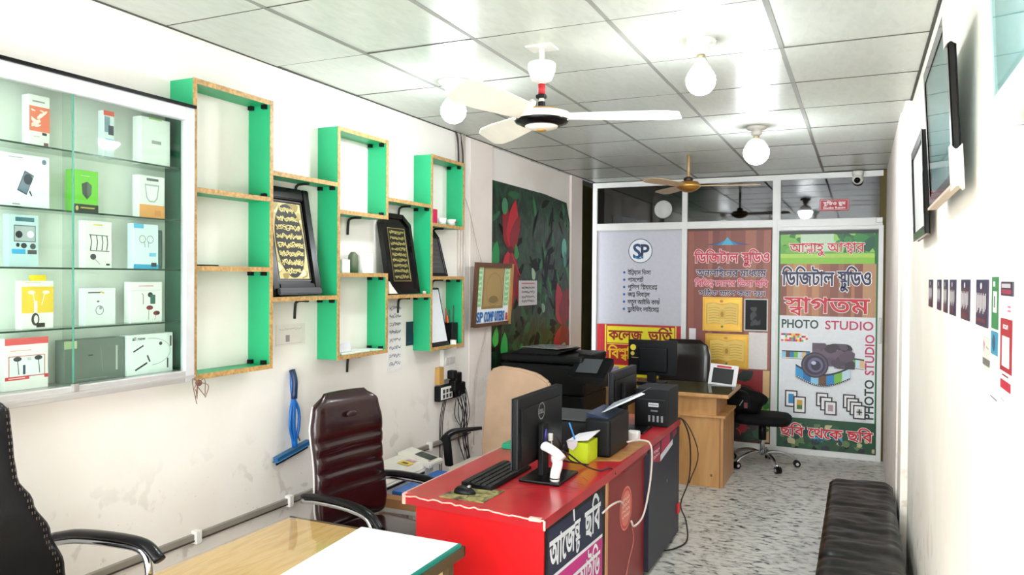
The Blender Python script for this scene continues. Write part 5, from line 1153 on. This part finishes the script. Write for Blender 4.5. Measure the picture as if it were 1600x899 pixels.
# ---------------------------------------------------------------- swivel chair with black bag
hx_, hy_ = -.80, 7.33; t = thing('swivel_chair', 'black swivel chair with chrome five star base before the poster door', 'chair', (hx_, hy_, 0)); CHR = MATS['chrome']; FB = mat('black_fabric', '#121214', .8)
bm = B(); rs = []
for k, (z, s) in enumerate(((.40, .8), (.405, .95), (.43, 1.0), (.455, .99), (.475, .9), (.48, .6))):
    rs.append([bm.verts.new((hx_+(abs(cos(2*pi*j/28))**.5)*(1 if cos(2*pi*j/28) > 0 else -1)*.25*s, hy_+(abs(sin(2*pi*j/28))**.5)*(1 if sin(2*pi*j/28) > 0 else -1)*.24*s, z)) for j in range(28)])
skin(bm, rs); part('seat', bm, FB, t, True)
bm = B(); cyl(bm, (hx_, hy_, .10), (hx_, hy_, .40), .022); part('gas_lift', bm, CHR, t, True)
bm = B(); cyl(bm, (hx_, hy_, .24), (hx_, hy_, .40), .035); part('sleeve', bm, mat('black_plastic', '#16161a', .4), t, True)
bm = B()
for k in range(5):
    a_ = RAD(-58+72*k); tube(bm, [(hx_, hy_, .115), (hx_+.13*cos(a_), hy_+.13*sin(a_), .13), (hx_+.24*cos(a_), hy_+.24*sin(a_), .10), (hx_+.30*cos(a_), hy_+.30*sin(a_), .06)], (.017, .014), 8, 4)
part('star_base', bm, CHR, t, True)
for k in range(5):
    a_ = RAD(-58+72*k); c = V((hx_+.305*cos(a_), hy_+.305*sin(a_), .03)); bm = B(); d = V((-sin(a_), cos(a_), 0))
    for e in (-.016, .016): cyl(bm, c+d*(e-.009), c+d*(e+.009), .03)
    cs = part('caster', bm, mat('black_plastic', '#16161a', .4), t); bm = B()
    for e in (-.026, .026): cyl(bm, c+d*(e-.001), c+d*(e+.001), .014)
    part('hub', bm, mat('grey_plastic', '#c9c6c2', .4), cs)
bm = B(); tube(bm, [(hx_-.10, hy_, .41), (hx_-.28, hy_, .43), (hx_-.33, hy_, .52), (hx_-.33, hy_, .62)], .016, 8, 4); part('back_bar', bm, mat('black_plastic', '#16161a', .4), t, True)
bm = B(); box(bm, hx_-.35, hx_-.30, hy_-.18, hy_+.18, .55, .76, .02, 3); part('backrest', bm, FB, t)
bm = B(); bmesh.ops.create_uvsphere(bm, u_segments=24, v_segments=16, radius=1); r = random.Random(12)
for v in bm.verts:
    k = 1+.12*sin(7*v.co.x+3*v.co.z)+.1*sin(9*v.co.y+5*v.co.z); v.co = V((hx_-.15+v.co.x*.17*k, hy_-.02+v.co.y*.17*k, .585+v.co.z*.115*k))
q = tag(part('black_bag', bm, FB, smooth=True), 'crumpled black bag heaped on the swivel chair', 'bag')
bm = B(); tube(bm, [(hx_-.22, hy_-.16, .62), (hx_-.2, hy_-.19, .70), (hx_-.12, hy_-.18, .68), (hx_-.1, hy_-.17, .6)], .008, 6); part('strap', bm, mat('black_plastic', '#16161a', .4), q, True)
a = Art((hx_-.2, hy_-.205, .55), X_, Z_); a.line([(.02, .02), (.05, .07)], .006, '#8a8f92').rect(.06, .0, .09, .05, '#6a1f28'); a.done('tag', q)

# ---------------------------------------------------------------- bench along the right wall
t = thing('bench', 'long low bench covered in wrinkled black vinyl along the right wall', 'bench', (.04, 4.1, 0))
bm = B(); nx, ny = 18, 130; r = random.Random(3)
from mathutils import noise as NZ
G = []
for j in range(ny+1):
    row = []
    for i in range(nx+1):
        x = -.165+.370*i/nx; y = 2.5+2.96*j/ny
        e = min(i, nx-i)/nx; ey = min(j, ny-j)/ny
        z = .425-.03*max(0, 1-e*7)**2-.03*max(0, 1-ey*30)**2
        z += .010*NZ.noise(V((x*4, y*9, 0)))+.008*NZ.noise(V((x*8, y*20, 3)))+.004*NZ.noise(V((x*14, y*40, 7)))-.008*math.exp(-(((y*2.2) % 1)-.5)**2*300)
        row.append(bm.verts.new((x, y, z)))
    G.append(row)
for j in range(ny):
    for i in range(nx): bm.faces.new((G[j][i], G[j][i+1], G[j+1][i+1], G[j+1][i]))
rim = [G[0][i] for i in range(nx+1)]+[G[j][nx] for j in range(1, ny+1)]+[G[ny][i] for i in range(nx-1, -1, -1)]+[G[j][0] for j in range(ny-1, 0, -1)]
low = [bm.verts.new((v.co.x+(.004 if v.co.x > 0 else -.003), v.co.y, .06)) for v in rim]
for k in range(len(rim)): bm.faces.new((rim[k], low[k], low[(k+1) % len(rim)], rim[(k+1) % len(rim)]))
bm.faces.new(low[::-1])
bmesh.ops.recalc_face_normals(bm, faces=bm.faces); part('vinyl_cover', bm, mat('black_vinyl', '#0e0f11', .34, bump=.35, bscale=14, coat=.08), t, True)
part('plinth', bx(-.14, .19, 2.55, 5.42, 0, .07), DARK, t)

# ---------------------------------------------------------------- right wall pictures and stickers
def wall_frame(name, label, y0, y1, z0, z1, xt, xb, col, w, inner, glassy=True, prot=False, depth=.02):
    """hung on the right wall; xt / xb = distance of the top / bottom edge from the wall plane"""
    o = V((.263-xb, y1, z0)); u = V((xb-xt, 0, z1-z0)); H = u.length; u.normalize(); r_ = -Y_; Wd = y1-y0
    t = thing(name, label, 'frame', o); bm = B()
    for a0, a1, b0, b1 in ((0, w, 0, H), (Wd-w, Wd, 0, H), (w, Wd-w, 0, w), (w, Wd-w, H-w, H)): obox(bm, o, r_, u, a0, a1, b0, b1, 0, depth, .004)
    part('frame', bm, col, t); bm = B(); obox(bm, o, r_, u, .004, Wd-.004, .004, H-.004, .0, .012); part('picture', bm, inner, t)
    if glassy: bm = B(); obox(bm, o, r_, u, w, Wd-w, w, H-w, .016, .018); part('glass', bm, glass('picture_glass', '#dfeceb') if 'picture_glass' not in MATS else MATS['picture_glass'], t)
    if prot:
        for a0, b0 in ((Wd-.022, H-.085), (Wd-.022, 0)): bm = B(); obox(bm, o, r_, u, a0, a0+.028, b0-.004, b0+.088, -.002, depth+.005, .011); part('corner_guard', bm, mat('cream_foam', '#e9e0d2', .8), t)
        bm = B(); obox(bm, o, r_, u, 0, Wd, -.006, .0, 0, depth+.006, .001); part('bottom_lip', bm, mat('pale_wood_lip', '#cdb9a2', .6), t)
    return t
wall_frame('picture_frame', 'large black framed bluish picture with cream corner guards on the right wall', 2.22, 2.95, 1.965, 2.415, .055, .03, BKG, .03, mat('hazy_teal_picture', '#9fb9bd', .4, vary=.25, scale=5), True, True)
wall_frame('picture_frame', 'narrow looking black framed white picture farther along the right wall', 3.32, 3.98, 1.90, 2.30, .035, .02, BKG, .028, mat('pale_picture', '#e4e6e2', .4, vary=.05), False)
wall_frame('picture_frame', 'white framed teal picture cut by the top right corner of the image', 1.0, 1.63, 2.0, 2.55, .055, .03, AL, .04, mat('aqua_picture', '#bfe3e2', .4, vary=.2, scale=6), True)
tag(part('hook', cyl(B(), (.262, 1.50, 1.975), (.225, 1.50, 1.972), .006, n=8), mat('pale_piping', '#c9c6c6', .3, .4)), 'small peg under the white framed teal picture', 'hook')
XR = .2645
SD = [(3.46, 3.66, 'farthest narrow dark photo sticker of the row on the right wall'), (3.10, 3.25, 'second farthest dark photo sticker of the row on the right wall'), (2.66, 2.885, 'third dark photo sticker of the row counted from the far end'),
      (2.32, 2.525, 'fourth dark photo sticker of the row counted from the far end'), (2.005, 2.20, 'nearest dark photo sticker of the row on the right wall')]
SD = [(3.44, 3.62, SD[0][2]), (3.10, 3.24, SD[1][2]), (2.88, 3.0, 'third farthest dark photo sticker of the row on the right wall'), (2.64, 2.80, SD[2][2].replace('third', 'middle')), (2.32, 2.50, SD[3][2]), (2.005, 2.19, SD[4][2])]
for i, (y0, y1, lab) in enumerate(SD):
    q = tag(part('wall_sticker', bx(XR-.0025, XR, y0, y1, 1.612, 1.722), ink('#2a2440')), lab, 'sticker', 'row of dark stickers')
    w = y1-y0; a = Art((XR-.0025, y1, 1.612), -Y_, Z_); a.rect(0, 0, w, .11, ['#4a2f3e', '#3b2a48'][i % 2]).rect(0, .09, w, .11, '#22264a')
    for k in range(9): a.rect(w*(.06+.1*k), .03+.006*(k % 3), w*(.12+.1*k), .078-.005*(k % 2), '#d9d2d6')
    a.rect(w*.1, .01, w*.9, .018, '#6a2432').ell(w*.5, .095, w*.08, .008, '#e4dfe6', 10); a.done('printed_face', q)
q = tag(part('wall_sticker', bx(XR-.0025, XR, 1.85, 1.945, 1.462, 1.728), ink('#f0efec')), 'tall green topped white sticker strip on the right wall', 'sticker'); a = Art((XR-.0025, 1.945, 1.462), -Y_, Z_)
a.rect(0, .155, .095, .266, '#2f7f46').rect(.02, .19, .07, .235, '#e9ece8').rect(.03, .2, .05, .225, '#6f7f78').rect(0, .10, .095, .15, '#3c8fae').ell(.04, .125, .02, .018, '#20506e').line([(0, .008), (.095, .008)], .003, '#8a8f92').rect(.02, .245, .05, .256, '#cfe6d2'); a.done('printed_face', q)
q = tag(part('wall_sticker', bx(XR-.0025, XR, 1.69, 1.825, 1.455, 1.645), ink('#f3f1f0')), 'tall crimson and white payment sticker nearest the camera on the right wall', 'sticker'); a = Art((XR-.0025, 1.825, 1.455), -Y_, Z_)
a.rect(0, .085, .135, .19, '#a3202c').rect(.022, .095, .105, .155, '#f3f1f0').text('scan', .03, .17, .012, '#f7e9e9', w=.06, bold=.001).rect(.01, .05, .125, .068, '#b8283c').line([(.03, .078), (.1, .078)], .003, '#8f1d2c').line([(.02, .03), (.06, .026)], .002, '#9a9aa0').line([(.02, .02), (.05, .016)], .002, '#b5b5ba'); a.done('printed_face', q)
q = tag(part('wall_sticker', bx(XR-.0025, XR, 1.70, 1.828, 1.69, 1.718), ink('#2b2433')), 'small dark banner sticker above the crimson payment sticker', 'sticker'); a = Art((XR-.0025, 1.828, 1.69), -Y_, Z_); a.rect(.01, .004, .12, .013, '#8f2a46').rect(.01, .016, .11, .024, '#b9b2bb'); a.done('printed_face', q)
q = tag(part('wall_sticker', bx(XR-.0015, XR, 1.71, 1.76, 1.655, 1.676), ink('#f0dfe0')), 'tiny pink stamp between the dark banner and the crimson sticker', 'sticker'); a = Art((XR-.0015, 1.76, 1.655), -Y_, Z_); a.line([(.008, .006), (.04, .006)], .004, '#e0708a').line([(.008, .014), (.04, .014)], .004, '#e0708a'); a.done('printed_face', q)
q = tag(part('wall_sticker', bx(XR-.0025, XR, 1.955, 2.065, 1.515, 1.59), ink('#dcd5cc')), 'cream sticker with grey band left below the green topped strip', 'sticker'); a = Art((XR-.0025, 2.065, 1.515), -Y_, Z_); a.rect(0, .012, .11, .028, '#6f6f68').poly([(.01, .07), (.03, .06), (.02, .04)], '#b0506a').line([(.05, .055), (.09, .052)], .004, '#a9a59c'); a.done('printed_face', q)
